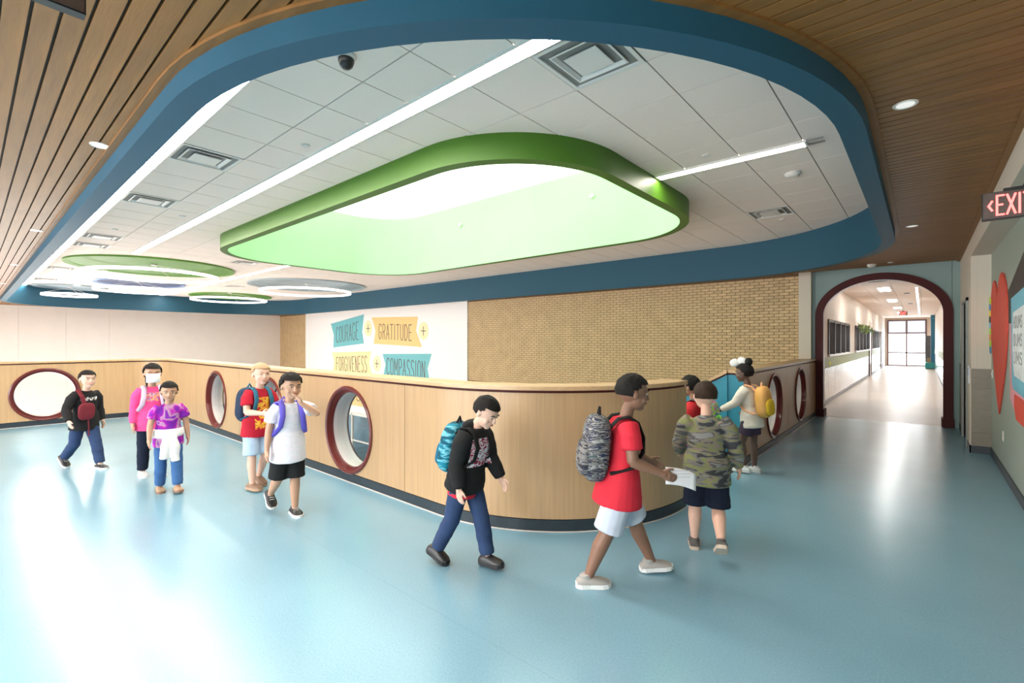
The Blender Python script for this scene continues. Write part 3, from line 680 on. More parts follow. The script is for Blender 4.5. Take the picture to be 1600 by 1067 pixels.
# square air diffusers
vt = None
VL = ['large square air diffuser close above the near soffit', 'square air diffuser beside the soffit edge light, nearest the camera', 'square air diffuser beside the soffit edge light, second from the camera',
      'square air diffuser beside the soffit edge light, third from the camera', 'square air diffuser beside the soffit edge light, fourth from the camera', 'square air diffuser at the right behind the short linear light',
      'small far air diffuser left of the green disc', 'farthest air diffuser beside the soffit edge light', 'air diffuser at the left tip of the skylight', 'air diffuser above the pale grey disc', 'air diffuser between the pale grey and green discs']
def sq(r, z): return [(-r, -r, z), (r, -r, z), (r, r, z), (-r, r, z)]
for (i, j), lb in zip(vent_cells, VL):
    loc = (TX + (i + .5) * T, TY + (j + .5) * T, ZT)
    if vt is None:
        vt = thing('air_diffuser', lb, 'air vent', loc, group='square ceiling air diffusers')
        def frus(rs):
            g = G(); v = []
            for r, z in rs: v += sq(r, z)
            return g.add(v, [(k * 4 + a, k * 4 + (a + 1) % 4, (k + 1) * 4 + (a + 1) % 4, (k + 1) * 4 + a) for k in range(len(rs) - 1) for a in range(4)])
        frus([(.300, 0), (.300, -.006), (.268, -.006), (.262, .05), (.262, .07)]).build('frame', M_WHITEM, vt)
        frus([(.180, .020), (.212, -.012), (.198, -.014), (.170, .016), (.180, .020)]).build('louver', M_WHITEM, vt)
        g = frus([(.112, .004), (.135, -.020), (.125, -.022)]); g.add(sq(.125, -.022), [(0, 1, 2, 3)]); g.build('centre_plate', M_WHITEM, vt)
        G().box(-.25, .25, -.25, .25, .07, .075).build('duct', M_DARK, vt)
        G().lathe([(.10, .02), (.13, .068)], 20).build('collar', M_GREYM, vt)
    else: copy_tree(vt, loc, 0, lb)

# small ceiling devices
t = thing('security_camera', 'black dome security camera beside the near soffit', 'security camera', (-3.14, 1.80, ZT))
G().lathe([(0, 0), (.065, 0), (.07, -.012), (.06, -.03), (0, -.03)], 28).build('mount', M_WHITEM, t, True)
G().lathe([(.055, -.028), (.056, -.05), (.045, -.08), (.025, -.098), (0, -.103)], 28).build('dome', M_BLACK, t, True)
t = thing('smoke_detector', 'round white smoke detector right of the skylight', 'smoke detector', (-1.20, 6.64, ZT))
G().lathe([(0, 0), (.085, 0), (.09, -.015), (.075, -.035), (.04, -.045), (0, -.046)], 28).build('body', M_WHITEM, t, True)
G().lathe([(0, -.05), (.008, -.05), (.008, -.04)], 10, c=(.05, .02, .008)).build('lamp', M_BLACK, t)
spr = None
for lb, x, y in (('sprinkler cap beside the second linear light', -4.9, 2.345), ('sprinkler cap near the short linear light', -1.81, 5.375), ('sprinkler cap farther along the second linear light', -9.2, 2.345),
                 ('sprinkler cap among the left diffusers', -11.2, 1.81), ('sprinkler cap by the far right diffuser', -1.79, 9.04), ('sprinkler cap above the pale grey disc', -14.3, 8.5)):
    if spr is None:
        spr = thing('sprinkler_cap', lb, 'sprinkler', (x, y, ZT), group='sprinkler caps in the tile ceiling')
        G().lathe([(0, -.012), (.04, -.012), (.042, 0), (.05, 0), (.05, -.004), (.043, -.004)], 20).build('cap', M_WHITEM, spr)
        G().lathe([(.03, 0), (.034, -.002), (.034, -.013)], 16).build('escutcheon', M_GREYM, spr)
    else: copy_tree(spr, (x, y, ZT), 0, lb)
# recessed downlights in the wood ceiling
dl = None
DL = [('downlight in the wood ceiling above the left boys, nearest', -4.72, .675), ('downlight in the wood ceiling at the upper right', -.08, 3.87), ('downlight in the wood ceiling before the arch', -.10, 8.0),
      ('second downlight along the left wood ceiling', -8.98, .60), ('third downlight along the left wood ceiling', -13.3, .60), ('fourth downlight along the left wood ceiling', -17.8, .60)]
for lb, x, y in DL:
    if y == .60: y = .63
    if dl is None:
        dl = thing('downlight', lb, 'ceiling light', (x, y, ZW), group='recessed downlights')
        G().lathe([(.048, 0), (.048, -.004), (.062, -.006), (.065, 0)], 28).build('trim_ring', M_WHITEM, dl, True)
        G().lathe([(0, -.004), (.05, -.004)], 28).build('lens', mat('downlight_lens', (.75, .75, .75), .4, emit=.25, ecol=(1, .96, .9)), dl)
    else: copy_tree(dl, (x, y, ZW), 0, lb)
ORD = ['first', 'second', 'third', 'fourth', 'fifth', 'sixth']
for r_, y in (('nearer', -1.3), ('farther', -3.3)):  # unseen downlights, added as fill that bounces off the floor
    for k in range(6):
        x = -.4 - 2.2 * k
        copy_tree(dl, (x, y, ZW), 0, 'added fill downlight behind the camera, %s from the sage wall in the %s row' % (ORD[k], r_))
        l = bpy.data.lights.new('fill_lamp', 'AREA'); l.shape = 'DISK'; l.size = .11; l.energy = W_DOWN * (2.2 if k < 2 else .75); l.color = (1, .94, .87); l.spread = 2.4
        q = bpy.data.objects.new('fill_lamp', l); COL.objects.link(q); q.location = (x, y, ZW - .012)
t = thing('smoke_detector', 'white smoke detector on wood ceiling above the arch', 'smoke detector', (-.74, 11.47, ZW))
G().lathe([(0, 0), (.075, 0), (.075, -.02), (.05, -.055), (0, -.06)], 24).build('body', M_WHITEM, t, True)
t = thing('sprinkler_cap', 'sprinkler cap on wood ceiling above the arch', 'sprinkler', (-.45, 11.4, ZW))
G().lathe([(0, -.012), (.045, -.012), (.045, 0)], 20).build('cap', M_WHITEM, t)

# exit signs
def exit_sign(label, loc, rz, text, lamp):
    t = thing('exit_sign', label, 'exit sign', loc, rz)      # face towards local -Y, x to the right
    G().box(-.155, .155, -.022, .022, -.095, .095).build('housing', M_BLACK, t)
    f = G().box(-.15, .15, -.026, -.022, -.088, .09).build('face', M_EXITF, t)
    strokes(text, *((-.13, .085) if text[0] == '<' else (-.11, .11)), -.066, .066, .0115, lambda a, b, s: (a, -.0265 - s, b), gap=.34, t0=0, t1=.003).build('lettering', M_EXITR, f)
    G().box(-.05, .05, -.018, .018, .095, .115).build('canopy', M_BLACK, t)
    return t
e1 = exit_sign('red EXIT sign with arrow below the cream beam', (.475, 4.72, 2.545), 0, '<EXIT', True)
G().tube([(.055, 0, .115), (.1, 0, .29)], .012, 8).build('stem', M_BLACK, e1)
e2 = exit_sign('EXIT sign hanging from the wood ceiling, upper left', (-2.29, .13, 2.865), PI / 2, 'EXIT', True)
G().box(-.04, .04, -.04, .04, .115, .226).build('stem', M_BLACK, e2)
G().box(-.03, .01, -.008, .008, -.0965, -.094).build('test_plate', M_WHITEM, e2)
e3 = exit_sign('small red EXIT sign on the corridor ceiling', (-.70, 30.0, 2.98), 0, 'EXIT', True)
G().box(-.02, .02, -.015, .015, .1, .165).build('stem', M_WHITEM, e3)

# mural banners
MB_T = mat('banner_teal', (.165, .50, .55), .6); MB_O = mat('banner_orange', (.93, .60, .25), .6); MB_Y = mat('banner_yellow', (.93, .74, .40), .6); MB_I = mat('banner_ink', (.13, .11, .09), .6)
YM = 11.948
def banner(label, poly, m, text, x0, x1, z0, z1, w=.036):
    t = thing('word_banner', label, 'wall graphic', (0, 0, 0), group='word banners on the mural wall')
    G().prism(poly, yplane(YM), 0, .006).build('banner_shape', m, t)
    strokes(text, x0, x1, z0, z1, w, yplane(YM - .006), gap=.42).build('lettering', MB_I, t)
lerp = lambda a, b: (lambda x: a[1] + (b[1] - a[1]) * (x - a[0]) / (b[0] - a[0]))
banner('tilted teal banner reading COURAGE', [(-22.29, 2.48), (-22.0, 1.93), (-22.04, 1.30), (-19.3, 1.51), (-19.45, 2.05), (-19.3, 2.84)], MB_T, 'COURAGE', -21.75, -19.75, lerp((-21.8, 1.56), (-19.6, 1.72)), lerp((-21.8, 2.28), (-19.6, 2.55)))
banner('orange banner reading GRATITUDE', [(-18.66, 2.68), (-18.36, 2.07), (-18.51, 1.50), (-15.1, 1.38), (-15.48, 2.03), (-15.36, 2.60)], MB_O, 'GRATITUDE', -18.1, -15.75, lerp((-18.1, 1.72), (-15.7, 1.63)), lerp((-18.1, 2.36), (-15.7, 2.27)))
banner('yellow banner reading FORGIVENESS', [(-22.17, 1.05), (-21.95, .6), (-22.1, .05), (-18.6, .05), (-18.87, .66), (-18.71, 1.16)], MB_Y, 'FORGIVENESS', -21.75, -19.05, .20, lerp((-21.7, .82), (-19, .95)))
banner('teal banner reading COMPASSION', [(-17.82, 1.06), (-17.6, .6), (-17.8, .02), (-14.6, -.05), (-14.75, .53), (-14.5, 1.12)], MB_T, 'COMPASSION', -17.5, -14.9, lerp((-17.5, .2), (-14.9, .1)), lerp((-17.5, .88), (-14.9, .80)))
for lb, x, z in (('pale yellow plus sign badge between COURAGE and GRATITUDE', -18.95, 2.19), ('pale yellow plus sign badge right of GRATITUDE', -15.0, 2.02), ('pale yellow plus sign badge between FORGIVENESS and COMPASSION', -18.25, .62)):
    t = thing('plus_badge', lb, 'wall graphic', (x, YM, z), group='plus badges on the mural')
    G().prism([(.30 * math.cos(a), .36 * math.sin(a)) for a in [2 * PI * k / 32 for k in range(32)]], yplane(0), -.002, .008).build('badge', mat('badge_yellow', (.95, .80, .48), .6), t)
    strokes('+', -.13, .13, -.17, .17, .035, yplane(-.008)).build('plus', MB_I, t)
t = thing('word_banner', 'orange banner low on the mural seen through the round window', 'wall graphic')
G().prism([(-21.6, -.5), (-21.3, -.95), (-21.6, -1.4), (-16.0, -1.4), (-16.0, -.5)], yplane(YM), 0, .006).build('banner_shape', MB_O, t)
strokes('CHO', -20.9, -19.6, -1.15, -.75, .036, yplane(YM - .006), gap=.42).build('lettering', MB_I, t)

# sage wall: heart, paper collage, outlet
hp = [(8.66, 2.17), (8.55, 2.33), (8.40, 2.42), (8.24, 2.44), (8.05, 2.40), (7.86, 2.27), (7.74, 2.10), (7.70, 1.90), (7.74, 1.65), (7.86, 1.36), (8.05, 1.12), (8.28, .88), (8.49, .69), (8.68, .84), (8.90, 1.08), (9.12, 1.33), (9.30, 1.60), (9.40, 1.85), (9.42, 2.05), (9.38, 2.22), (9.26, 2.36), (9.08, 2.42), (8.92, 2.39), (8.78, 2.30)]
t = thing('paper_heart', 'large red paper heart on the sage wall', 'wall decoration', (.737, 8.5, .7))
G().prism([(a - 8.5, b - .7) for a, b in hp], lambda a, b, s: (-s, a, b), 0, .012).build('heart', M_RED, t)
cols = [(.55, .75, .05), (.1, .3, .6), (.85, .65, .1), (.1, .1, .1), (.3, .6, .75), (.5, .75, .1), (.9, .35, .1)]
for k in range(9):
    yy = 9.47 - .012 * abs(k - 3); zz = 2.2 - k * .085
    G().prism([(yy - .09, zz), (yy + .03, zz + .02), (yy + .05, zz - .06), (yy - .05, zz - .09)], lambda a, b, s: (-s, a - 8.5, b - .7), .012, .022).build('paper_scrap', mat('scrap%d' % (k % 7), cols[k % 7], .6), t)
t = thing('paper_collage', 'black, pink and blue paper collage with a white poster', 'wall decoration', (.737, 7.0, .9))
pl = lambda a, b, s: (-s, a - 7.0, b - .9)
G().prism([(7.66, 2.17), (7.64, 1.80), (5.0, 1.80), (5.0, 2.55), (6.6, 2.45)], pl, 0, .008).build('black_paper', mat('black_paper', (.075, .055, .05), .7, noise=(5, .4, (1, 6, 1)), bump=(9, .8, (1, 5, 1))), t)
G().prism([(7.58, 1.82), (7.53, .98), (7.2, .86), (5.0, .80), (5.0, 1.82)], pl, 0, .006).build('pink_paper', mat('pink_paper', (.80, .32, .38), .7), t)
G().prism([(7.18, .93), (7.05, .80), (5.0, .75), (5.0, 1.0), (7.16, 1.05)], pl, .006, .012).build('red_paper', M_RED, t)
b_ = G().prism([(7.36, 2.06), (7.30, 1.16), (7.2, 1.10), (5.0, 1.00), (5.0, 2.2)], pl, .008, .016).build('blue_paper', mat('blue_paper', (.18, .47, .60), .6, noise=(6, .12)), t)
p_ = G().prism([(7.16, 1.90), (7.20, 1.5), (7.08, 1.25), (5.2, 1.15), (5.2, 2.02)], pl, .016, .022).build('white_poster', mat('poster', (.78, .80, .82), .5, noise=(7, .25)), t)
M_INK2 = mat('poster_ink', (.3, .3, .3), .6)
for k in range(3):
    strokes('HOU'[k:] + 'MS', 0, .55, 1.74 - k * .18, 1.85 - k * .18, .014, lambda a, b, s: (-.022 - s, .10 - a, b - .9), gap=.4, t0=0, t1=.002).build('lettering', M_INK2, t)
t = thing('wall_outlet', 'white outlet plate low on the sage wall', 'outlet', (.74, 8.2, .46))
G().box(-.006, 0, -.04, .04, -.06, .06).build('plate', M_WHITEM, t); G().box(-.009, -.006, -.017, .017, .012, .04).box(-.009, -.006, -.017, .017, -.04, -.012).build('sockets', M_WHITEM, t)
t = thing('light_switch', 'white switch plate left of the paper heart', 'switch', (.74, 9.36, 1.15))
G().box(-.006, 0, -.035, .035, -.06, .06).build('plate', M_WHITEM, t); G().box(-.012, -.006, -.008, .008, -.02, .02).build('toggle', M_WHITEM, t)
t = thing('door_sign', 'blue and white notice on the pier edge', 'sign', (.528, 9.62, 1.12))
G().box(-.02, -.01, -.07, .07, -.13, .13).build('plate', mat('sign_white', (.75, .78, .85), .5), t); G().box(-.022, -.02, -.045, .045, -.02, .09).build('panel', mat('sign_blue', (.15, .25, .55), .5), t)

# corridor furnishings
for lb, y in (('first bright panel light on the corridor ceiling', 17.6), ('second bright panel light on the corridor ceiling', 22.6), ('third bright panel light on the corridor ceiling', 27.6), ('farthest bright panel light on the corridor ceiling', 32.5)):
    t = thing('panel_light', lb, 'ceiling light', (-.84, y, CZ), group='corridor panel lights')
    G().box(-.15, .15, -.62, .62, -.02, 0).build('frame', M_WHITEM, t); G().box(-.13, .13, -.6, .6, -.025, -.02).build('diffuser', M_CORRL, t)
t = thing('linear_light', 'thin light line along the corridor ceiling', 'ceiling light', (-.12, 27, CZ))
G().box(-.03, .03, -9.5, 9.5, -.012, 0).build('housing', M_WHITEM, t); G().box(-.025, .025, -9.48, 9.48, -.016, -.012).build('diffuser', mat('corr_line', (1, 1, 1), .5, emit=3, ecol=(1, .97, .93)), t)
t = thing('ceiling_grille', 'dark ceiling grille just beyond the arch', 'air vent', (-.86, 15.0, CZ))
G().box(-.20, .20, -.15, .15, -.03, 0).build('grille', M_BLACK, t)
for k in range(5): G().box(-.18, .18, -.12 + k * .06 - .008, -.12 + k * .06 + .008, -.036, -.03).build('slat', M_GREYM, t)
for lb, y in (('nearer dark ceiling speaker in the corridor', 19.6), ('farther dark ceiling speaker in the corridor', 25.0)):
    t = thing('ceiling_speaker', lb, 'speaker', (-.36, y, CZ)); G().lathe([(0, -.03), (.06, -.03), (.08, -.01), (.08, 0)], 20).build('grille', M_BLACK, t); G().lathe([(.08, 0), (.1, -.006), (.1, 0)], 20).build('ring', M_WHITEM, t)
t = thing('leaf_garland', 'leafy green garland above the second corridor window', 'garland', (CX0 + .08, 24.0, 2.1))
random.seed(3); lf = mesh('leaf', *(lambda g: (g.v, g.f))(G().prism([(-.10, 0), (-.04, .045), (.06, .035), (.12, 0), (.06, -.035), (-.04, -.045)], lambda a, b, s: (s, a, b), 0, .01))); lf.materials.append(mat('leaf_green', (.14, .20, .05), .5, rnd=.3))
for k in range(60): link('leaf', lf, None, t, (random.uniform(.0, .12), random.uniform(-2.7, 2.7), random.uniform(-.12, .12)), (random.uniform(-3, 3), random.uniform(-.6, .6), random.uniform(-.6, .6)))
t = thing('sticky_note', 'yellow square note on the green band', 'note', (CX0 + .013, 15.0, 1.03)); G().box(0, .004, -.13, .13, -.04, .04).build('paper', mat('note_yellow', (.75, .85, .05), .6), t)
t = thing('pull_station', 'white wall box high on the corridor wall', 'wall box', (CX0, 27.6, 2.42)); G().box(0, .06, -.2, .2, -.14, .14).build('body', M_WHITEM, t); G().box(.06, .07, -.1, .1, -.06, .06).build('lens', M_GREYM, t)
t = thing('grey_cabinet', 'tall grey cabinet by the far window', 'cabinet', (.34, 38.2, 0)); G().box(-.20, .2, -.3, .3, .55, 1.95).build('body', mat('cab_grey', (.15, .15, .16), .5), t); G().box(-.2, .2, -.31, -.3, 1.25, 1.26).build('door_line', M_BLACK, t); G().box(-.18, .18, -.25, .25, 0, .55).build('base', mat('cab_grey', (.15, .15, .16), .5), t)
t = thing('teal_bench', 'teal block seat at the foot of the grey cabinet', 'bench', (.36, 37.3, 0)); G().box(-.24, .2, -.5, .5, .03, .36).build('seat', mat('bench_teal', (.04, .38, .38), .5), t); G().box(-.2, .16, -.45, .45, 0, .03).build('plinth', M_BLACK, t)
t = thing('cardboard_box', 'tan cardboard box on the teal seat', 'box', (.36, 37.4, .36)); G().box(-.14, .14, -.2, .2, 0, .25).build('body', mat('cardboard', (.55, .36, .19), .7), t); G().box(-.14, .14, -.01, .01, .25, .255).build('tape', M_WHITEM, t)
t = thing('blue_column', 'blue painted column at the corridor end', 'column', (.47, 37.0, 0)); G().box(-.09, .09, -.2, .2, 0.37, CZ - .02).build('shaft', mat('column_blue', (.03, .20, .34), .5), t); G().box(-.10, .09, -.21, .21, CZ - .25, CZ - .01).build('capital', mat('column_blue2', (.06, .28, .45), .5), t)
# === PEOPLE ===

# ------------------------------------------------------------------ people
def ellip(c, r, nu=14, nv=9, rot=None):
    v = []; f = []; c = Vector(c)
    for j in range(nv + 1):
        th = PI * j / nv
        for i in range(nu):
            ph = 2 * PI * i / nu; p = Vector((r[0] * math.sin(th) * math.cos(ph), r[1] * math.sin(th) * math.sin(ph), r[2] * math.cos(th)))
            if rot is not None: p = rot @ p
            v.append(tuple(c + p))
    for j in range(nv):
        for i in range(nu):
            a, b = j * nu + i, j * nu + (i + 1) % nu; f.append((a, b, b + nu, a + nu))
    g = G(); g.add(v, f); return g
def esweep(pts, rad, xa=(1, 0, 0), n=14, cap=0.5):
    """closed tube with elliptical sections rad=(a along xa, b across), rounded ends of relative length cap"""
    P = [Vector(p) for p in pts]; R = [(r, r) if not isinstance(r, (tuple, list)) else r for r in rad]; X = Vector(xa)
    if cap:
        d0 = (P[0] - P[1]).normalized(); d1 = (P[-1] - P[-2]).normalized(); m0, m1 = min(R[0]) * cap, min(R[-1]) * cap
        k = (.35, .7, .94)
        P = [P[0] + d0 * m0 * q for q in k[::-1]] + P + [P[-1] + d1 * m1 * q for q in k]
        w = [math.sqrt(1 - q * q) for q in k]
        R = [(R[0][0] * q, R[0][1] * q) for q in w[::-1]] + R + [(R[-1][0] * q, R[-1][1] * q) for q in w]
    m = len(P); v = []
    for i, q in enumerate(P):
        d = (P[min(i + 1, m - 1)] - P[max(i - 1, 0)]).normalized(); a = X - d * X.dot(d)
        if a.length < 1e-3: a = d.orthogonal()
        a.normalize(); b = d.cross(a)
        v += [tuple(q + a * (R[i][0] * math.cos(2 * PI * k_ / n)) + b * (R[i][1] * math.sin(2 * PI * k_ / n))) for k_ in range(n)]
    f = [(i * n + k_, i * n + (k_ + 1) % n, (i + 1) * n + (k_ + 1) % n, (i + 1) * n + k_) for i in range(m - 1) for k_ in range(n)]
    f += [tuple(range(n))[::-1], tuple(range((m - 1) * n, m * n))]
    g = G(); g.add(v, f); return g
def remeshed(name, gs, vox, smooth=4, wrinkle=0.0, wsc=14.0, seed=0):
    g = G()
    for q in gs: g.add(q.v, q.f)
    me = mesh(name, g.v, g.f); o = bpy.data.objects.new('tmp', me); COL.objects.link(o)
    r = o.modifiers.new('r', 'REMESH'); r.mode = 'VOXEL'; r.voxel_size = vox
    if smooth: k = o.modifiers.new('s', 'SMOOTH'); k.factor = .5; k.iterations = smooth
    dg = bpy.context.evaluated_depsgraph_get(); dg.update()
    out = bpy.data.meshes.new_from_object(o.evaluated_get(dg)); out.name = name
    bpy.data.objects.remove(o); bpy.data.meshes.remove(me)
    if wrinkle:
        out.update(); nr = [v.normal.copy() for v in out.vertices]
        for v, n_ in zip(out.vertices, nr):
            p = Vector((v.co.x * wsc * .7, v.co.y * wsc * .7 + seed * 7.3, v.co.z * wsc * 1.5))
            v.co += n_ * (mnoise.noise(p) * wrinkle + mnoise.noise(p * 2.3) * wrinkle * .4)
    out.shade_smooth(); return out
def pattern(name, base, rough=.8, kind=None, cols=None, scale=8.0, box=None, stretch=(1, 1, 1), bump=True):
    if name in MATS: return MATS[name]
    m = bpy.data.materials.new(name); m.use_nodes = True; nt = m.node_tree; L = nt.links; b = nt.nodes['Principled BSDF']
    b.inputs['Roughness'].default_value = rough; b.inputs['Base Color'].default_value = (*base, 1); b.inputs['Specular IOR Level'].default_value = .25
    tc = _n(nt, 'ShaderNodeTexCoord')
    if bump:
        nb = _n(nt, 'ShaderNodeTexNoise'); nb.inputs['Scale'].default_value = 220; bp = _n(nt, 'ShaderNodeBump'); bp.inputs['Strength'].default_value = .15; bp.inputs['Distance'].default_value = .002
        L.new(tc.outputs['Object'], nb.inputs['Vector']); L.new(nb.outputs['Fac'], bp.inputs['Height']); L.new(bp.outputs[0], b.inputs['Normal'])
    if cols:
        mp = _n(nt, 'ShaderNodeMapping'); mp.inputs['Scale'].default_value = stretch
        n1 = _n(nt, 'ShaderNodeTexNoise'); n1.inputs['Scale'].default_value = scale; n1.inputs['Detail'].default_value = 2.5; n1.inputs['Distortion'].default_value = .6
        L.new(tc.outputs['Object'], mp.inputs[0]); L.new(mp.outputs[0], n1.inputs['Vector'])
        r = _n(nt, 'ShaderNodeValToRGB'); cr = r.color_ramp; cr.interpolation = 'CONSTANT' if kind != 'soft' else 'LINEAR'
        k = len(cols); lo, hi = .34, .62
        for i, c_ in enumerate(cols):
            p = lo + (hi - lo) * i / (k - 1) if i else 0.0
            e = cr.elements[i] if i < 2 else cr.elements.new(p); e.position = p; e.color = (*c_, 1)
        L.new(n1.outputs['Fac'], r.inputs[0]); col = r.outputs[0]
        if box:
            w, z0, z1 = box; sp = _n(nt, 'ShaderNodeSeparateXYZ'); L.new(tc.outputs['Object'], sp.inputs[0])
            def mth(op, a, v):
                q = _n(nt, 'ShaderNodeMath', operation=op); L.new(a, q.inputs[0])
                if isinstance(v, (int, float)): q.inputs[1].default_value = v
                else: L.new(v, q.inputs[1])
                return q.outputs[0]
            q = mth('LESS_THAN', mth('ABSOLUTE', sp.outputs['X'], 0), w)
            q = mth('MULTIPLY', q, mth('GREATER_THAN', sp.outputs['Z'], z0)); q = mth('MULTIPLY', q, mth('LESS_THAN', sp.outputs['Z'], z1)); q = mth('MULTIPLY', q, mth('GREATER_THAN', sp.outputs['Y'], 0.02))
            mx = _n(nt, 'ShaderNodeMixRGB'); mx.inputs[1].default_value = (*base, 1); L.new(q, mx.inputs[0]); L.new(col, mx.inputs[2]); col = mx.outputs[0]
        L.new(col, b.inputs['Base Color'])
    MATS[name] = m; return m
M_EYEW = mat('eye_white', (.55, .50, .47), .4); M_IRIS = mat('eye_iris', (.03, .018, .012), .15)
D2 = math.radians
def rotx(a): return Matrix.Rotation(a, 3, 'X')
def person(label, H, plant, at, heading, skin, hair, legs, arms, lean=6, head=(0, 0), z0=0.0,
           top=None, topm=None, bottom='pants', bottomm=None, shoe=('sneaker', None, None), hairstyle='short', hem=0.03, twist=0, build=1.0, extra=None, pack=None, mouth=None):
    hz = .47 * H; bw = build
    SK = mat('skin_%02x%02x' % (int(skin[0] * 255), int(skin[1] * 255)), skin, .5, sss=.08, noise=(9, .05))
    # ---- skeleton (local: x right, y forward, z up)
    th, sh = .225 * H, .225 * H; an_h = .048 * H; foot_l = .155 * H
    J = {}
    for sd, nm in ((-1, 'L'), (1, 'R')):
        fl, kn, fp = (D2(a) for a in legs[nm][:3]); ab = D2(legs[nm][3] if len(legs[nm]) > 3 else 2)
        hp = Vector((sd * .049 * H * bw, 0, 0)); d = Vector((sd * math.sin(ab), math.sin(fl), -math.cos(fl))).normalized(); k = hp + d * th
        d2 = Vector((sd * math.sin(ab) * .3, math.sin(fl - kn), -math.cos(fl - kn))).normalized(); a = k + d2 * sh
        J[nm] = dict(hip=hp, knee=k, ank=a, fp=fp, d2=d2)
    def sole_low(j):
        R_ = rotx(j['fp']); return min((j['ank'] + R_ @ Vector((0, y, -an_h))).z for y in (-.05 * H, .105 * H))
    base = -sole_low(J[plant]) + z0
    low = min(sole_low(J['L']), sole_low(J['R'])) + base
    off = Vector((0, 0, base if low >= z0 - .002 or z0 < 0 else base + (z0 - low)))
    for nm in 'LR':
        for q in ('hip', 'knee', 'ank'): J[nm][q] = J[nm][q] + off
    P0 = off.copy(); al = D2(lean); sd_ = Vector((0, math.sin(al), math.cos(al))); fw = Vector((0, math.cos(al), -math.sin(al)))
    tw = Matrix.Rotation(D2(twist), 3, 'Z')
    def sp(t, f=0, x=0): return P0 + sd_ * (t * H) + fw * (f * H) + tw @ Vector((x * H, 0, 0))
    XA = tw @ Vector((1, 0, 0))
    neck0 = sp(.315); hh = .172 * H
    hp_, hy = D2(head[1]), D2(head[0]); HR = Matrix.Rotation(hy, 3, 'Z') @ rotx(hp_ - al * .5)
    nk1 = neck0 + sd_ * (.045 * H) + Vector((0, .008 * H, 0)); HC = nk1 + HR @ Vector((0, .10 * hh, .46 * hh))
    def hd(x, y, z): return HC + HR @ Vector((x * hh, y * hh, z * hh))
    A = {}
    for sd, nm in ((-1, 'L'), (1, 'R')):
        fl, ab, el, inn = (D2(a) for a in arms[nm]); s0 = sp(.285, -.005, sd * .098 * bw)
        d = Vector((sd * math.sin(ab) * math.cos(fl * .3), math.sin(fl) * math.cos(ab), -math.cos(fl) * math.cos(ab))).normalized()
        e = s0 + (tw @ d) * (.155 * H); f2 = fl + el
        d2 = Vector((sd * (math.sin(ab) * .6 - math.sin(inn)), math.sin(f2) * math.cos(inn), -math.cos(f2) * math.cos(inn))).normalized(); d2 = tw @ d2
        w_ = e + d2 * (.135 * H)
        if mouth == nm:                                            # hand brought to the mouth
            tg_ = hd(sd * .16, .62, -.62); v_ = tg_ - s0; L_ = min(v_.length, .288 * H); u_ = v_.normalized(); a1 = .155 * H; a2 = .135 * H
            q_ = (a1 * a1 - a2 * a2 + L_ * L_) / (2 * L_); hgt = math.sqrt(max(0, a1 * a1 - q_ * q_)); ht = Vector((sd * 1.0, .15, -.75)); ht = (ht - u_ * ht.dot(u_)).normalized()
            e = s0 + u_ * q_ + ht * hgt; w_ = s0 + u_ * L_; d2 = (hd(-sd * .04, .50, -.24) - w_).normalized()
        A[nm] = dict(sh=s0, el=e, wr=w_, d=d2, s=sd)
    # ---- skin surface
    gs = [esweep([sp(-.03), sp(.03), sp(.10), sp(.18), sp(.25), sp(.30)], [(.078 * H * bw, .055 * H * bw), (.080 * H * bw, .056 * H * bw), (.070 * H * bw, .050 * H * bw), (.080 * H * bw, .055 * H * bw), (.090 * H * bw, .052 * H), (.055 * H, .038 * H)], XA, 18),
          esweep([neck0 - sd_ * .03 * H, nk1, nk1 + HR @ Vector((0, .02, .05)) * H * .6], [.034 * H, .030 * H, .030 * H], XA)]
    gs += [ellip(hd(0, -.05, .10), (.365 * hh, .43 * hh, .40 * hh), 20, 14, HR), ellip(hd(0, .10, -.16), (.29 * hh, .29 * hh, .32 * hh), 16, 10, HR), ellip(hd(0, .24, -.39), (.13 * hh, .11 * hh, .10 * hh), 12, 8, HR),
           ellip(hd(0, .395, -.07), (.042 * hh, .06 * hh, .10 * hh), 10, 8, HR), ellip(hd(0, .42, -.13), (.065 * hh, .065 * hh, .045 * hh), 10, 8, HR), ellip(hd(0, .30, .10), (.22 * hh, .09 * hh, .07 * hh), 12, 8, HR),
           ellip(hd(0, .345, -.265), (.10 * hh, .06 * hh, .05 * hh), 12, 8, HR)]
    for sd in (-1, 1):
        gs.append(ellip(hd(sd * .375, -.04, -.04), (.035 * hh, .075 * hh, .12 * hh), 10, 8, HR)); gs.append(ellip(hd(sd * .17, .24, -.16), (.12 * hh, .10 * hh, .12 * hh), 10, 8, HR))
    for nm in 'LR':
        a = A[nm]; j = J[nm]; s_ = a['s']
        gs.append(esweep([a['sh'] - XA * (s_ * .02 * H), a['sh'] + (a['el'] - a['sh']) * .35, a['el'], ], [.034 * H * bw, .030 * H * bw, .0245 * H * bw]))
        gs.append(esweep([a['el'], a['el'] + (a['wr'] - a['el']) * .35, a['wr'], a['wr'] + a['d'] * .02 * H], [.0245 * H * bw, .0245 * H * bw, .0165 * H, .017 * H]))
        # hand: palm, four fingers, thumb
        d = a['d']; side = Vector((s_, 0, 0)); nrm = (side - d * side.dot(d))            # back of the hand faces outwards
        if nrm.length < .2: nrm = Vector((0, 0, 1)) - d * d.z
        nrm.normalize(); wv = d.cross(nrm).normalized()
        if wv.dot(Vector((0, 1, 0))) < 0: wv = -wv                                       # thumb side forward
        w0 = a['wr']; hl = .088 * H
        gs.append(esweep([w0 + d * .005 * H, w0 + d * hl * .28, w0 + d * hl * .52], [(.017 * H, .011 * H), (.022 * H, .011 * H), (.022 * H, .010 * H)], wv, 12))
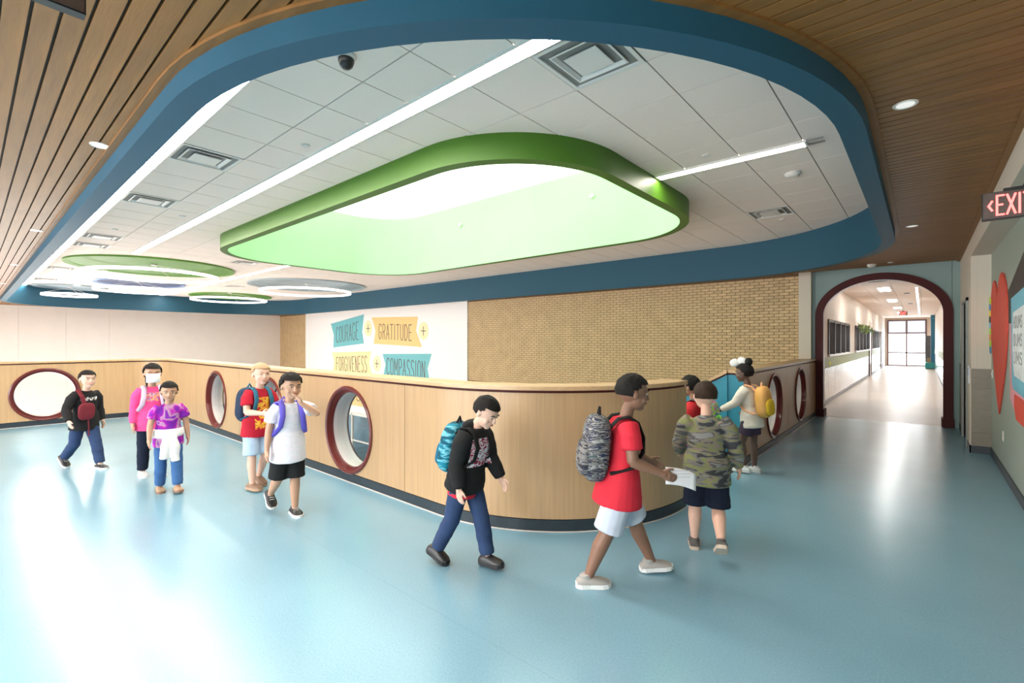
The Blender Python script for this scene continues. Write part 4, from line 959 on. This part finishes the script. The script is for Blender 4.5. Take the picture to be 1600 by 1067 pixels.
        for q, (o_, ln) in enumerate(((.66, .86), (.22, .98), (-.22, .92), (-.64, .74))):
            b0 = w0 + d * hl * .50 + wv * (o_ * .0225 * H); c1 = b0 + d * (hl * .27 * ln) - nrm * (.006 * H); c2 = c1 + (d * .8 - nrm * .6).normalized() * (hl * .26 * ln)
            gs.append(esweep([b0 - d * .01 * H, b0, c1, c2], [.0062 * H, .0062 * H, .0058 * H, .005 * H], wv, 8))
        b0 = w0 + d * hl * .16 + wv * .016 * H; c1 = b0 + (d * .7 + wv * .65).normalized() * hl * .27; c2 = c1 + (d * .93 + wv * .25 - nrm * .25).normalized() * hl * .24
        gs.append(esweep([b0 - wv * .006 * H, b0, c1, c2], [.0075 * H, .0075 * H, .0066 * H, .0055 * H], nrm, 8)); a['palm'] = w0 + d * hl * .45
        gs.append(esweep([j['hip'] + Vector((0, 0, .02 * H)), j['hip'] + (j['knee'] - j['hip']) * .4, j['knee']], [.044 * H * bw, .043 * H * bw, .033 * H * bw], XA))
        gs.append(esweep([j['knee'], j['knee'] + (j['ank'] - j['knee']) * .33 + Vector((0, -.006 * H, 0)), j['ank'], j['ank'] + j['d2'] * .02 * H], [.033 * H * bw, .035 * H * bw, .0215 * H, .022 * H], XA))
    me = remeshed('person', gs, .0052, 2); me.materials.append(SK)
    # ---- place on the ground
    ang = D2(heading) - PI / 2; Rz = Matrix.Rotation(ang, 3, 'Z'); pf = Rz @ Vector((J[plant]['ank'].x, J[plant]['ank'].y + .03 * H, 0))
    root = link('person', me, None, None, (at[0] - pf.x, at[1] - pf.y, 0), (0, 0, ang)); tag(root, label, 'person', 'children walking along the landing')
    # ---- face
    for sd in (-1, 1):
        e = ellip(hd(sd * .150, .342, .015), (.050 * hh, .030 * hh, .026 * hh), 12, 8, HR).build('eye', M_EYEW, root, True)
        ellip(hd(sd * .150, .366, .015), (.027 * hh, .010 * hh, .027 * hh), 10, 6, HR).build('iris', M_IRIS, e, True)
        esweep([hd(sd * .07, .385, .10), hd(sd * .15, .385, .125), hd(sd * .24, .34, .105)], [.014 * hh, .016 * hh, .010 * hh], XA, 8).build('eyebrow', hair, root, True)
    lip = mat('lip_%02x' % int(skin[0] * 255), (skin[0] * .8, skin[1] * .5, skin[2] * .52), .4)
    esweep([hd(-.10, .375, -.265), hd(-.04, .402, -.258), hd(.04, .402, -.258), hd(.10, .375, -.265)], [.010 * hh, .022 * hh, .022 * hh, .010 * hh], (0, 0, 1), 8).build('mouth', lip, root, True)
    # ---- hair: shell over the skull with a hairline
    v = []; f = []; nu, nv = 40, 22; keepv = {}
    for jj in range(nv + 1):
        tt = PI * jj / nv
        for ii in range(nu):
            ph = 2 * PI * ii / nu; v.append((math.sin(tt) * math.cos(ph), math.sin(tt) * math.sin(ph), math.cos(tt)))
    vol = {'short': .045, 'buzz': .022, 'curly': .085, 'long': .06, 'bun': .045, 'mop': .075}[hairstyle]
    def hl_ok(p):
        x, y, z = p
        front = .42 if hairstyle != 'mop' else .36
        if y > .45: return z > front
        if y > -.15: return z > (front - (0.45 - y) * .75 if y > .32 else ((-.02 if hairstyle in ('short', 'curly') else -.15) if y < .12 else .16))
        return z > {'long': -.95, 'mop': -.7, 'bun': -.6, 'curly': -.5}.get(hairstyle, -.36)
    def hv(p, k):
        n_ = mnoise.noise(Vector(p) * (3.5 if hairstyle != 'curly' else 6) + Vector((H * 9, 0, 0))) * vol * .55
        s_ = 1 + (vol + n_) * 2.2 * k
        return tuple(hd(p[0] * .372 * s_, -.05 + p[1] * .438 * s_, .10 + p[2] * .408 * s_))
    outer = [hv(p, 1) for p in v]; inner = [hv(p, -.12) for p in v]; nn_ = len(v)
    fk = []
    for jj in range(nv):
        for ii in range(nu):
            a_, b_ = jj * nu + ii, jj * nu + (ii + 1) % nu; q = (a_, b_, b_ + nu, a_ + nu)
            c_ = [sum(v[k_][m_] for k_ in q) / 4 for m_ in range(3)]
            if hl_ok(c_): fk.append(q)
    ec = {}
    for q in fk:
        for k_ in range(4): e = (q[k_], q[(k_ + 1) % 4]); ec[e] = 1
    rim = [e for e in ec if (e[1], e[0]) not in ec]
    g = G(); g.add(outer + inner, fk + [tuple(k_ + nn_ for k_ in q[::-1]) for q in fk] + [(e[0], e[0] + nn_, e[1] + nn_, e[1]) for e in rim])
    ho = g.build('hair', hair, root, True)
    if hairstyle == 'bun':
        ellip(hd(0, -.30, .60), (.20 * hh, .20 * hh, .22 * hh), 16, 10, HR).build('hair_bun', hair, ho, True)
    if hairstyle == 'long':
        esweep([hd(0, -.35, -.05), hd(0, -.45, -.45), hd(0, -.42, -.85)], [(.26 * hh, .12 * hh), (.25 * hh, .10 * hh), (.17 * hh, .07 * hh)], XA, 14).build('ponytail', hair, ho, True)
    # ---- clothes
    if top:
        m_ = .011 * H; bl = {'tee': .45, 'long': 1.0, 'hoodie': 1.0, 'sweater': 1.0}[top]; fat = {'tee': 1.0, 'long': 1.0, 'hoodie': 1.9, 'sweater': 1.25}[top]; m_ *= fat
        gs = [esweep([sp(-hem - .035), sp(-hem + .02), sp(.05), sp(.12), sp(.19), sp(.25), sp(.295), sp(.318)],
                     [(.112 * H * bw + m_, (.088 if hem < .05 else .102) * H * bw + m_), (.108 * H * bw + m_, (.084 if hem < .05 else .094) * H * bw + m_), (.107 * H * bw + m_, .076 * H * bw + m_), (.082 * H * bw + m_, .057 * H * bw + m_), (.088 * H * bw + m_, .060 * H * bw + m_), (.094 * H * bw + m_, .057 * H + m_), (.070 * H + m_, .043 * H + m_), (.042 * H + m_ * .5, .036 * H + m_ * .5)], XA, 22, cap=.12)]
        for nm in 'LR':
            a = A[nm]; s_ = a['s']; rr = m_ * .8
            pts = [a['sh'] - XA * (s_ * .03 * H), a['sh'] + (a['el'] - a['sh']) * .3]; rd = [.040 * H * bw + rr, .037 * H * bw + rr]
            if bl < .9: pts += [a['sh'] + (a['el'] - a['sh']) * .62]; rd += [.036 * H * bw + rr * 1.3]
            else: pts += [a['el']]; rd += [.029 * H * bw + rr]
            gs.append(esweep(pts, rd, XA, 14, cap=.15))
            if bl >= .9: gs.append(esweep([a['el'], a['el'] + (a['wr'] - a['el']) * .5, a['el'] + (a['wr'] - a['el']) * .95], [.029 * H * bw + rr, .027 * H * bw + rr, .021 * H + rr * .8], XA, 14, cap=.2))
        if top == 'hoodie': gs += [ellip(neck0 + fw * (-.035 * H) + sd_ * .015 * H, (.075 * H, .04 * H, .035 * H), 14, 8), ellip(neck0 + fw * .02 * H - sd_ * .005 * H, (.055 * H, .035 * H, .022 * H), 14, 8)]
        me = remeshed('shirt', gs, .0075, 4, .0035 if top == 'tee' else .005, 12, H); link({'tee': 't_shirt', 'long': 'long_sleeve_top', 'hoodie': 'hoodie', 'sweater': 'sweatshirt'}[top], me, topm, root)
    if bottom:
        m_ = .012 * H * (1.5 if bottom != 'pants' else 1.0); ln = {'pants': 1.93, 'shorts': .97, 'short_shorts': .6}[bottom]
        gs = [esweep([sp(-.035), sp(.0), sp(.05)], [(.083 * H * bw + m_, .060 * H * bw + m_), (.086 * H * bw + m_, .063 * H * bw + m_), (.080 * H * bw + m_, .056 * H * bw + m_)], XA, 20, cap=.3)]
        for nm in 'LR':
            j = J[nm]; lp = lambda t: j['hip'] + (j['knee'] - j['hip']) * t if t <= 1 else j['knee'] + (j['ank'] - j['knee']) * (t - 1)
            if ln <= 1: pts = [j['hip'] + Vector((0, 0, .02 * H)), lp(.45), lp(ln)]; rd = [.046 * H * bw + m_, .046 * H * bw + m_, .044 * H * bw + m_ * 1.3]
            else: pts = [j['hip'] + Vector((0, 0, .02 * H)), lp(.5), lp(1.0), lp(1.4), lp(ln)]; rd = [.045 * H * bw + m_, .044 * H * bw + m_, .036 * H * bw + m_, .035 * H * bw + m_, .030 * H + m_]
            gs.append(esweep(pts, rd, XA, 14, cap=.12))
        me = remeshed('trousers', gs, .0075, 4, .004, 14, H + 3); link('jeans' if bottom == 'pants' else 'shorts', me, bottomm, root)
    # ---- shoes
    sty, up, so = shoe
    for nm in 'LR':
        j = J[nm]; R_ = rotx(j['fp']); o_ = j['ank']; fl_ = foot_l
        def fp_(x, y, z): return o_ + R_ @ Vector((x * fl_, y * fl_ * 1.0, z * fl_ - an_h))
        secs = [(-.36, .15, .13), (-.25, .20, .20), (-.05, .205, .235), (.15, .215, .20), (.35, .235, .155), (.52, .215, .115), (.64, .13, .075)]
        v = []; n_ = 16
        for y, w, h_ in secs:
            for k in range(n_):
                a_ = PI * k / (n_ - 1); hz_ = (h_ * (1.35 if sty == 'high' else 1.0)); v.append(tuple(fp_(w * math.cos(a_) * .97, y, .10 + hz_ * max(0, math.sin(a_)) ** .7)))
        f = [(i * n_ + k, i * n_ + (k + 1) % n_, (i + 1) * n_ + (k + 1) % n_, (i + 1) * n_ + k) for i in range(len(secs) - 1) for k in range(n_)] + [tuple(range(n_))[::-1], tuple(range((len(secs) - 1) * n_, len(secs) * n_))]
        g = G(); g.add(v, f)
        if sty != 'clog':
            cl = esweep([fp_(0, -.06, .22), fp_(0, -.10, .38)], [(.17 * fl_, .20 * fl_), (.155 * fl_, .185 * fl_)], XA, 14, cap=.1); g.add(cl.v, cl.f)
        s1 = g.build('shoe', up, root, True)
        ol = [(-.40, .0), (-.38, .13), (-.25, .205), (0, .20), (.2, .225), (.40, .245), (.56, .21), (.67, .11), (.70, 0)]
        poly = ol + [(y, -x) for y, x in ol[-2:0:-1]]
        G().prism([(x, y) for y, x in poly], lambda a_, b_, t: tuple(fp_(a_, b_, t)), 0.0, .125).build('sole', so, s1)
        if sty == 'sneaker':
            for k in range(3): esweep([fp_(-.10, .12 + k * .09, .335 - k * .045), fp_(0, .12 + k * .09, .365 - k * .045), fp_(.10, .12 + k * .09, .335 - k * .045)], [.014 * fl_] * 3, (0, 1, 0), 6).build('lace', so, s1)
    ctx = dict(H=H, sp=sp, hd=hd, HR=HR, hh=hh, XA=XA, A=A, J=J, root=root, fw=fw, sd=sd_, neck=neck0, bw=bw, so=.012 if top in ('hoodie', 'sweater') else .004)
    if pack: backpack(ctx, *pack)
    if extra: extra(ctx)
    return ctx
def superbox(c, r, R_, e=3.2, nu=28, nv=16):
    v = []; f = []
    sg = lambda q, p: math.copysign(abs(q) ** p, q)
    for j in range(nv + 1):
        t = -PI / 2 + PI * j / nv
        for i in range(nu):
            p = 2 * PI * i / nu; k = 2 / e
            v.append(tuple(c + R_ @ Vector((r[0] * sg(math.cos(t), k) * sg(math.cos(p), k), r[1] * sg(math.cos(t), k) * sg(math.sin(p), k), r[2] * sg(math.sin(t), k)))))
    for j in range(nv):
        for i in range(nu): a, b = j * nu + i, j * nu + (i + 1) % nu; f.append((a, b, b + nu, a + nu))
    g = G(); g.add(v, f); return g
def backpack(c, label, m, mstrap, mpocket, size=1.0):
    H = c['H']; sp = c['sp']; root = c['root']; XA = c['XA']
    t = thing('backpack', label, 'backpack', root.location, root.rotation_euler[2], 'backpacks worn by the children')
    R_ = Matrix((XA, c['fw'], c['sd'])).transposed()
    dp = .055 * H * size; back = .070 + .055 * size; ctr = sp(.165 - (size - 1) * .05, -back)
    superbox(ctr, (.098 * H * size, dp, .145 * H * size), R_).build('body', m, t, True)
    superbox(ctr - c['fw'] * (dp * .85) - c['sd'] * (.05 * H), (.078 * H * size, dp * .5, .075 * H * size), R_).build('pocket', mpocket, t, True)
    esweep([ctr + c['sd'] * (.14 * H * size) - XA * .02 * H, ctr + c['sd'] * (.175 * H * size), ctr + c['sd'] * (.14 * H * size) + XA * .02 * H], [.007 * H] * 3, (0, 1, 0), 8).build('grab_handle', mstrap, t, True)
    for s_ in (-1, 1):
        x = s_ * .058
        pts = [sp(.27, -.085, x), sp(.315, -.05, x), sp(.328, .0, x * 1.02), sp(.305, .045, x * 1.05), sp(.24, .072 + c['so'], x * 1.15), sp(.17, .072 + c['so'], x * 1.35), sp(.10, .02, s_ * .105 * c['bw']), sp(.06, -.07, s_ * .085)]
        esweep([Vector(p) for p in pts], [(.019 * H, .007 * H)] * 8, XA, 10, cap=.2).build('strap', mstrap, t, True)

# shared cloth and hair colours
HB = mat('hair_black', (.010, .008, .007), .7, spec=.2, bump=(90, .5)); HBR = mat('hair_brown', (.035, .02, .012), .7, spec=.2, bump=(90, .5)); HBL = mat('hair_blond', (.42, .26, .13), .5, bump=(90, .5))
C_JEAN = pattern('jeans_dark', (.025, .045, .11), .85, 'soft', [(.018, .03, .075), (.03, .055, .13)], 9)
C_JEANB = pattern('jeans_blue', (.03, .09, .24), .85, 'soft', [(.02, .06, .18), (.05, .13, .30)], 9)
C_DENIM = pattern('denim_light', (.33, .45, .60), .85, 'soft', [(.26, .38, .53), (.42, .54, .68)], 9)
C_BLACK = pattern('cloth_black', (.012, .012, .013), .85); C_NAVY = pattern('cloth_navy', (.008, .012, .028), .85); C_WHITE = pattern('cloth_white', (.75, .74, .73), .85)
C_GREYB = pattern('cloth_greyblue', (.52, .56, .66), .85); C_RED = pattern('cloth_red', (.62, .025, .045), .8)
S_W = mat('shoe_white', (.78, .77, .76), .5); S_BK = mat('shoe_black', (.018, .017, .018), .4); S_TAN = mat('shoe_tan', (.42, .27, .17), .6); S_GR = mat('shoe_grey', (.36, .34, .32), .7); S_DG = mat('shoe_darkgrey', (.10, .09, .085), .7); S_BR = mat('shoe_brown', (.22, .13, .085), .6)
SK_L = (.72, .44, .33); SK_M = (.50, .28, .18); SK_D = (.24, .12, .075); SK_DD = (.13, .07, .05)

# 1 boy in black sweatshirt, far left
def ex1(c):
    H = c['H']; t = thing('sling_bag', 'maroon sling bag across the black sweatshirt', 'bag', c['root'].location, c['root'].rotation_euler[2])
    R_ = Matrix((c['XA'], c['fw'], c['sd'])).transposed(); mm = pattern('cloth_maroon', (.17, .02, .03), .8)
    superbox(c['sp'](.13, .112, .045), (.07 * H, .022 * H, .085 * H), R_).build('body', mm, t, True)
    esweep([c['sp'](.20, .105, .06), c['sp'](.28, .088, .075), c['sp'](.335, .0, .07), c['sp'](.27, -.09, .04), c['sp'](.12, -.105, -.02)], [(.02 * H, .006 * H)] * 5, c['XA'], 10).build('strap', mm, t, True)
    esweep([c['sp'](.06, .118, .03), c['sp'](-.03, .115, .02), c['sp'](-.12, .11, .015)], [.006 * H] * 3, c['XA'], 8).build('dangling_cord', mm, t, True)
person('boy in black sweatshirt and dark jeans beside the left round window', 1.24, 'L', (-7.80, 1.13), 20, SK_L, HB, {'L': (22, 6, 0), 'R': (-14, 34, -38)}, {'L': (-8, 10, 22, 0), 'R': (4, 26, 34, 8)}, 5, (-4, 2),
       top='sweater', topm=pattern('sweat_black', (.014, .013, .014), .85, None, [(.75, .73, .72), (.014, .013, .014), (.75, .73, .72)], 46, (.085, .862, .905), (1, 1, .35)), bottomm=C_JEAN, shoe=('sneaker', S_BK, S_W), hairstyle='short', extra=ex1)
# 2 girl in pink with face mask
def ex2(c):
    hd = c['hd']; hh = c['hh']
    g = G(); v = []; nx, nz = 12, 8
    for k in range(nz + 1):
        for i in range(nx + 1):
            a = -1.05 + 2.1 * i / nx; z = .02 - .46 * k / nz; bul = .05 * math.sin(PI * k / nz)
            v.append(tuple(hd(.345 * math.sin(a), .02 + (.42 + bul) * math.cos(a) - (.02 if k in (0,) else 0), z)))
    g.add(v, [(k * (nx + 1) + i, k * (nx + 1) + i + 1, (k + 1) * (nx + 1) + i + 1, (k + 1) * (nx + 1) + i) for k in range(nz) for i in range(nx)])
    o = g.build('face_mask', mat('mask_white', (.82, .83, .85), .7), c['root'], True); md = o.modifiers.new('t', 'SOLIDIFY'); md.thickness = .004
    for s_ in (-1, 1):
        esweep([hd(s_ * .30, .22, -.03), hd(s_ * .38, .02, .0), hd(s_ * .40, -.10, -.02)], [.008 * hh] * 3, (0, 0, 1), 6).build('ear_loop', MATS['mask_white'], o, True)
person('girl in pink top with white face mask behind the purple shirt child', 1.31, 'R', (-6.97, 1.38), -4, SK_M, HB, {'L': (14, 10, 0), 'R': (-4, 4, 0)}, {'L': (6, 9, 14, 0), 'R': (-4, 9, 12, 0)}, 4, (0, 0),
       top='long', topm=pattern('pink_print', (.80, .07, .25), .8, None, [(.80, .07, .25), (.85, .55, .15), (.80, .10, .28), (.10, .09, .3), (.85, .6, .65)], 30, (.06, .90, 1.0), (1, 1, 2.2)), bottomm=C_NAVY, shoe=('sneaker', S_W, S_W), hairstyle='long', extra=ex2,
       pack=('lilac backpack worn by the girl in pink', pattern('pack_lilac', (.55, .42, .60), .7), pattern('strap_lilac', (.66, .52, .66), .7), pattern('pack_lilac2', (.45, .30, .5), .7)))
# 3 child in purple tie-dye with white sweater tied round the waist
def ex3(c):
    H = c['H']; sp = c['sp']; o = None
    cw = C_WHITE
    o = remeshed('tied', [esweep([sp(.075), sp(.035)], [(.124 * H, .094 * H), (.130 * H, .104 * H)], c['XA'], 20, cap=.4),
                          ellip(sp(.045, .085, 0), (.04 * H, .025 * H, .03 * H)),
                          esweep([sp(.04, .09, .02), sp(-.06, .105, .035), sp(-.16, .115, .045)], [(.030 * H, .02 * H), (.040 * H, .024 * H), (.036 * H, .022 * H)], c['XA'], 14),
                          esweep([sp(.04, .09, -.02), sp(-.06, .11, -.035), sp(-.19, .12, -.04)], [(.030 * H, .02 * H), (.042 * H, .024 * H), (.036 * H, .022 * H)], c['XA'], 14)], .0075, 4, .005, 12, 5)
    link('tied_sweater', o, cw, c['root'])
person('small child in purple tie-dye shirt with white sweater tied at the waist', 1.15, 'R', (-6.12, 1.36), -6, SK_M, HB, {'L': (16, 8, 6), 'R': (-2, 6, 0)}, {'L': (-6, 15, 12, 4), 'R': (4, 15, 14, 4)}, 4, (-6, -6),
       top='tee', topm=pattern('tiedye', (.35, .03, .5), .8, 'soft', [(.06, .015, .26), (.20, .015, .34), (.42, .012, .36), (.50, .30, .42), (.22, .02, .36)], 7), bottomm=C_JEANB, shoe=('clog', S_TAN, S_BR), hairstyle='long', extra=ex3)
# 4 blond boy in red
def ex4(c):
    H = c['H']; p = c['A']['L']['palm']; t = thing('lunch_bag', 'purple and red lunch bag hanging from the blond boy', 'lunch bag', c['root'].location, c['root'].rotation_euler[2])
    R_ = Matrix.Identity(3); q = p + Vector((-.0, .02, -.21)); superbox(q, (.05, .10, .115), R_).build('body', pattern('bag_purple', (.13, .07, .30), .7, 'soft', [(.09, .06, .3), (.35, .03, .12)], 9), t, True)
    esweep([q + Vector((0, -.06, .10)), q + Vector((0, -.03, .19)), q + Vector((0, .03, .19)), q + Vector((0, .06, .10))], [.007] * 4, (1, 0, 0), 8).build('handle', C_NAVY, t, True)
person('blond boy in red printed shirt and light denim shorts', 1.32, 'R', (-5.40, 2.03), 14, SK_L, HBL, {'L': (12, 38, -24), 'R': (6, 4, 0)}, {'L': (18, 10, 62, 10), 'R': (16, 12, 72, 22)}, 6, (-12, 2),
       top='tee', topm=pattern('red_print', (.45, .012, .03), .8, None, [(.45, .012, .03), (.80, .32, .03), (.85, .50, .06), (.5, .02, .03)], 16, (.085, .66, 1.0)), bottom='shorts', bottomm=C_DENIM, shoe=('clog', S_BR, S_TAN), hairstyle='short', extra=ex4,
       pack=('dark navy backpack on the blond boy', pattern('pack_navy', (.02, .035, .07), .7), pattern('strap_teal', (.03, .14, .22), .7), pattern('pack_navy2', (.03, .06, .12), .7)))
# 5 boy in white shirt raising a hand to his face
person('boy in white tee and black shorts raising his hand to his mouth', 1.28, 'L', (-4.36, 2.0), -6, SK_M, HB, {'L': (0, 2, 0, 0), 'R': (-8, 40, -34)}, {'L': (40, 34, 122, 48), 'R': (-4, 12, 10, 0)}, 5, (4, -2),
       top='tee', topm=pattern('white_tee', (.62, .62, .68), .8, 'soft', [(.50, .50, .60), (.70, .69, .74), (.72, .66, .74)], 22, None, (1, 1, 2.5)), bottom='shorts', bottomm=C_BLACK, shoe=('sneaker', S_BK, S_W), hairstyle='curly', hem=.055, mouth='L',
       pack=('blue violet backpack on the boy in white', pattern('pack_violet', (.10, .07, .38), .7), pattern('strap_violet', (.13, .10, .55), .7), pattern('pack_red', (.45, .04, .05), .7)))
# 6 boy in black hoodie
def ex6(c):
    H = c['H']; sp = c['sp']
    o = remeshed('hem', [esweep([sp(-.075), sp(-.02), sp(.02)], [(.108 * H, .083 * H), (.106 * H, .08 * H), (.1 * H, .074 * H)], c['XA'], 20, cap=.1)], .0075, 3, .004, 12, 2); link('shirt_hem', o, C_RED, c['root'])
person('boy in black hoodie looking down beside the curved maple nose', 1.23, 'L', (-2.30, 2.44), 8, SK_L, HB, {'L': (18, 6, 4), 'R': (-14, 16, -20)}, {'L': (10, 8, 20, 0), 'R': (-12, 9, 24, 0)}, 14, (0, -24),
       top='hoodie', topm=pattern('hoodie_print', (.012, .012, .013), .85, None, [(.72, .68, .72), (.30, .02, .05), (.75, .70, .74), (.35, .03, .06)], 24, (.10, .73, .93), (1, 1, 1.8)), hem=.0, bottomm=C_JEAN, shoe=('high', S_BK, S_BK), hairstyle='short', extra=ex6,
       pack=('teal striped backpack on the boy in the hoodie', pattern('pack_teal', (.01, .16, .24), .7, None, [(.005, .07, .11), (.01, .20, .28), (.15, .42, .5), (.01, .16, .24)], 30, None, (.2, .2, 1)), C_BLACK, pattern('pack_teal2', (.01, .12, .2), .7), 1.05))
# 7 tall boy in red shirt
def ex7(c):
    p = c['A']['R']['palm']; t = thing('paper_sheet', 'white paper held by the tall boy in red', 'paper', c['root'].location, c['root'].rotation_euler[2])
    v = []; nx, ny = 6, 8
    for i in range(nx + 1):
        for j in range(ny + 1):
            a, b = i / nx - .5, j / ny; v.append((p.x - .02 + .005 * math.sin(b * 5), p.y - .01 + b * .20, p.z - .055 + .11 * (i / nx) - .05 * b * b))
    g = G(); g.add(v, [(i * (ny + 1) + j, i * (ny + 1) + j + 1, (i + 1) * (ny + 1) + j + 1, (i + 1) * (ny + 1) + j) for i in range(nx) for j in range(ny)])
    o = g.build('sheet', mat('paper_white', (.82, .78, .80), .6), t, True); md = o.modifiers.new('t', 'SOLIDIFY'); md.thickness = .002
    for k in range(3): G().box(p.x - .013, p.x - .0125, p.y + .03, p.y + .15, p.z + .03 - k * .02, p.z + .032 - k * .02).build('text_line', mat('ink_grey', (.4, .4, .42), .6), t)
person('tall boy in red tee and pale grey shorts striding past the nose', 1.39, 'R', (-1.62, 2.70), 44, SK_D, HB, {'L': (25, 2, 4), 'R': (-18, 6, 0)}, {'L': (20, 8, 40, 0), 'R': (2, 8, 66, 0)}, 6, (0, -4),
       top='tee', topm=C_RED, bottom='shorts', bottomm=C_GREYB, shoe=('slip', S_GR, S_W), hairstyle='short', hem=.06, build=1.08, extra=ex7,
       pack=('dark plaid backpack on the tall boy in red', pattern('plaid', (.05, .05, .06), .75, None, [(.03, .03, .045), (.16, .15, .14), (.02, .025, .06), (.30, .29, .27), (.06, .09, .09)], 20, None, (.5, .5, 2.6)), C_BLACK, pattern('plaid2', (.05, .05, .06), .75, None, [(.03, .03, .045), (.20, .19, .18), (.02, .025, .05)], 24, None, (.4, .4, 3)), 1.1))
# 8 boy in camouflage seen from behind
person('boy in camouflage sweatshirt seen from behind', 1.26, 'L', (-1.36, 3.77), 112, SK_L, HBR, {'L': (6, 2, 0), 'R': (-4, 50, -34)}, {'L': (14, 16, 40, 10), 'R': (-10, 18, 30, 0)}, 5, (14, 0),
       top='sweater', topm=pattern('camo', (.2, .2, .16), .85, None, [(.045, .045, .05), (.16, .155, .15), (.21, .22, .09), (.24, .19, .155), (.10, .10, .10), (.24, .235, .23)], 8, None, (.6, .6, 2.2)), bottom='shorts', bottomm=C_NAVY, shoe=('slip', S_DG, mat('sole_tan', (.55, .45, .36), .6)), hairstyle='short', hem=.05, build=1.13)
# 9 child on the stair
person('dark haired child in red starting down the stairs', 1.34, 'L', (-2.14, 5.5), 180, SK_M, HB, {'L': (14, 6, 0), 'R': (-14, 20, -10)}, {'L': (8, 8, 20, 0), 'R': (-10, 8, 20, 0)}, 4, (0, -6), z0=-.165,
       top='tee', topm=pattern('tee_red2', (.65, .03, .04), .8), bottomm=C_JEAN, shoe=('sneaker', S_W, S_W), hairstyle='mop',
       pack=('bright multicoloured backpack on the child starting down the stairs', pattern('pack_multi', (.6, .1, .1), .7, None, [(.65, .04, .05), (.75, .70, .72), (.10, .12, .45), (.20, .65, .10), (.80, .55, .08), (.10, .5, .15)], 18), pattern('strap_grey', (.15, .15, .17), .7), pattern('pack_green', (.18, .6, .10), .7, None, [(.15, .55, .08), (.35, .75, .15), (.65, .05, .05)], 14), 1.1))
# 10 girl with a white hair bow
def ex10(c):
    hd = c['hd']; hh = c['hh']; H = c['H']; sp = c['sp']
    for s_ in (-1, 1):
        superbox(hd(.05, .26 + s_ * .20, .62 + s_ * -.04), (.12 * hh, .24 * hh, .22 * hh), c['HR'] @ Matrix.Rotation(s_ * -.35, 3, 'X'), 2.4, 16, 10).build('hair_bow', C_WHITE, c['root'], True)
    o = remeshed('skirt', [esweep([sp(-.055), sp(-.01), sp(.03)], [(.118 * H, .095 * H), (.106 * H, .082 * H), (.098 * H, .072 * H)], c['XA'], 20, cap=.08)], .0075, 3, .005, 12, 2); link('shirt_tail', o, pattern('cloth_paleblue', (.55, .68, .75), .8), c['root'])
person('girl with a white hair bow and orange backpack at the stair head', 1.30, 'R', (-1.60, 6.36), 172, SK_DD, HB, {'L': (18, 24, -4), 'R': (2, 4, 0)}, {'L': (30, 14, 30, 0), 'R': (-14, 20, 70, 10)}, 6, (8, -2),
       top='long', topm=pattern('cream_top', (.74, .68, .60), .8), bottom='short_shorts', bottomm=pattern('shorts_plum', (.06, .04, .07), .8), shoe=('sneaker', S_W, S_W), hairstyle='bun', extra=ex10,
       pack=('orange and yellow backpack on the girl with the bow', pattern('pack_orange', (.80, .36, .05), .7, 'soft', [(.70, .38, .03), (.85, .45, .15)], 9), pattern('strap_peach', (.85, .45, .25), .7), pattern('pack_yellow', (.72, .46, .03), .7)))
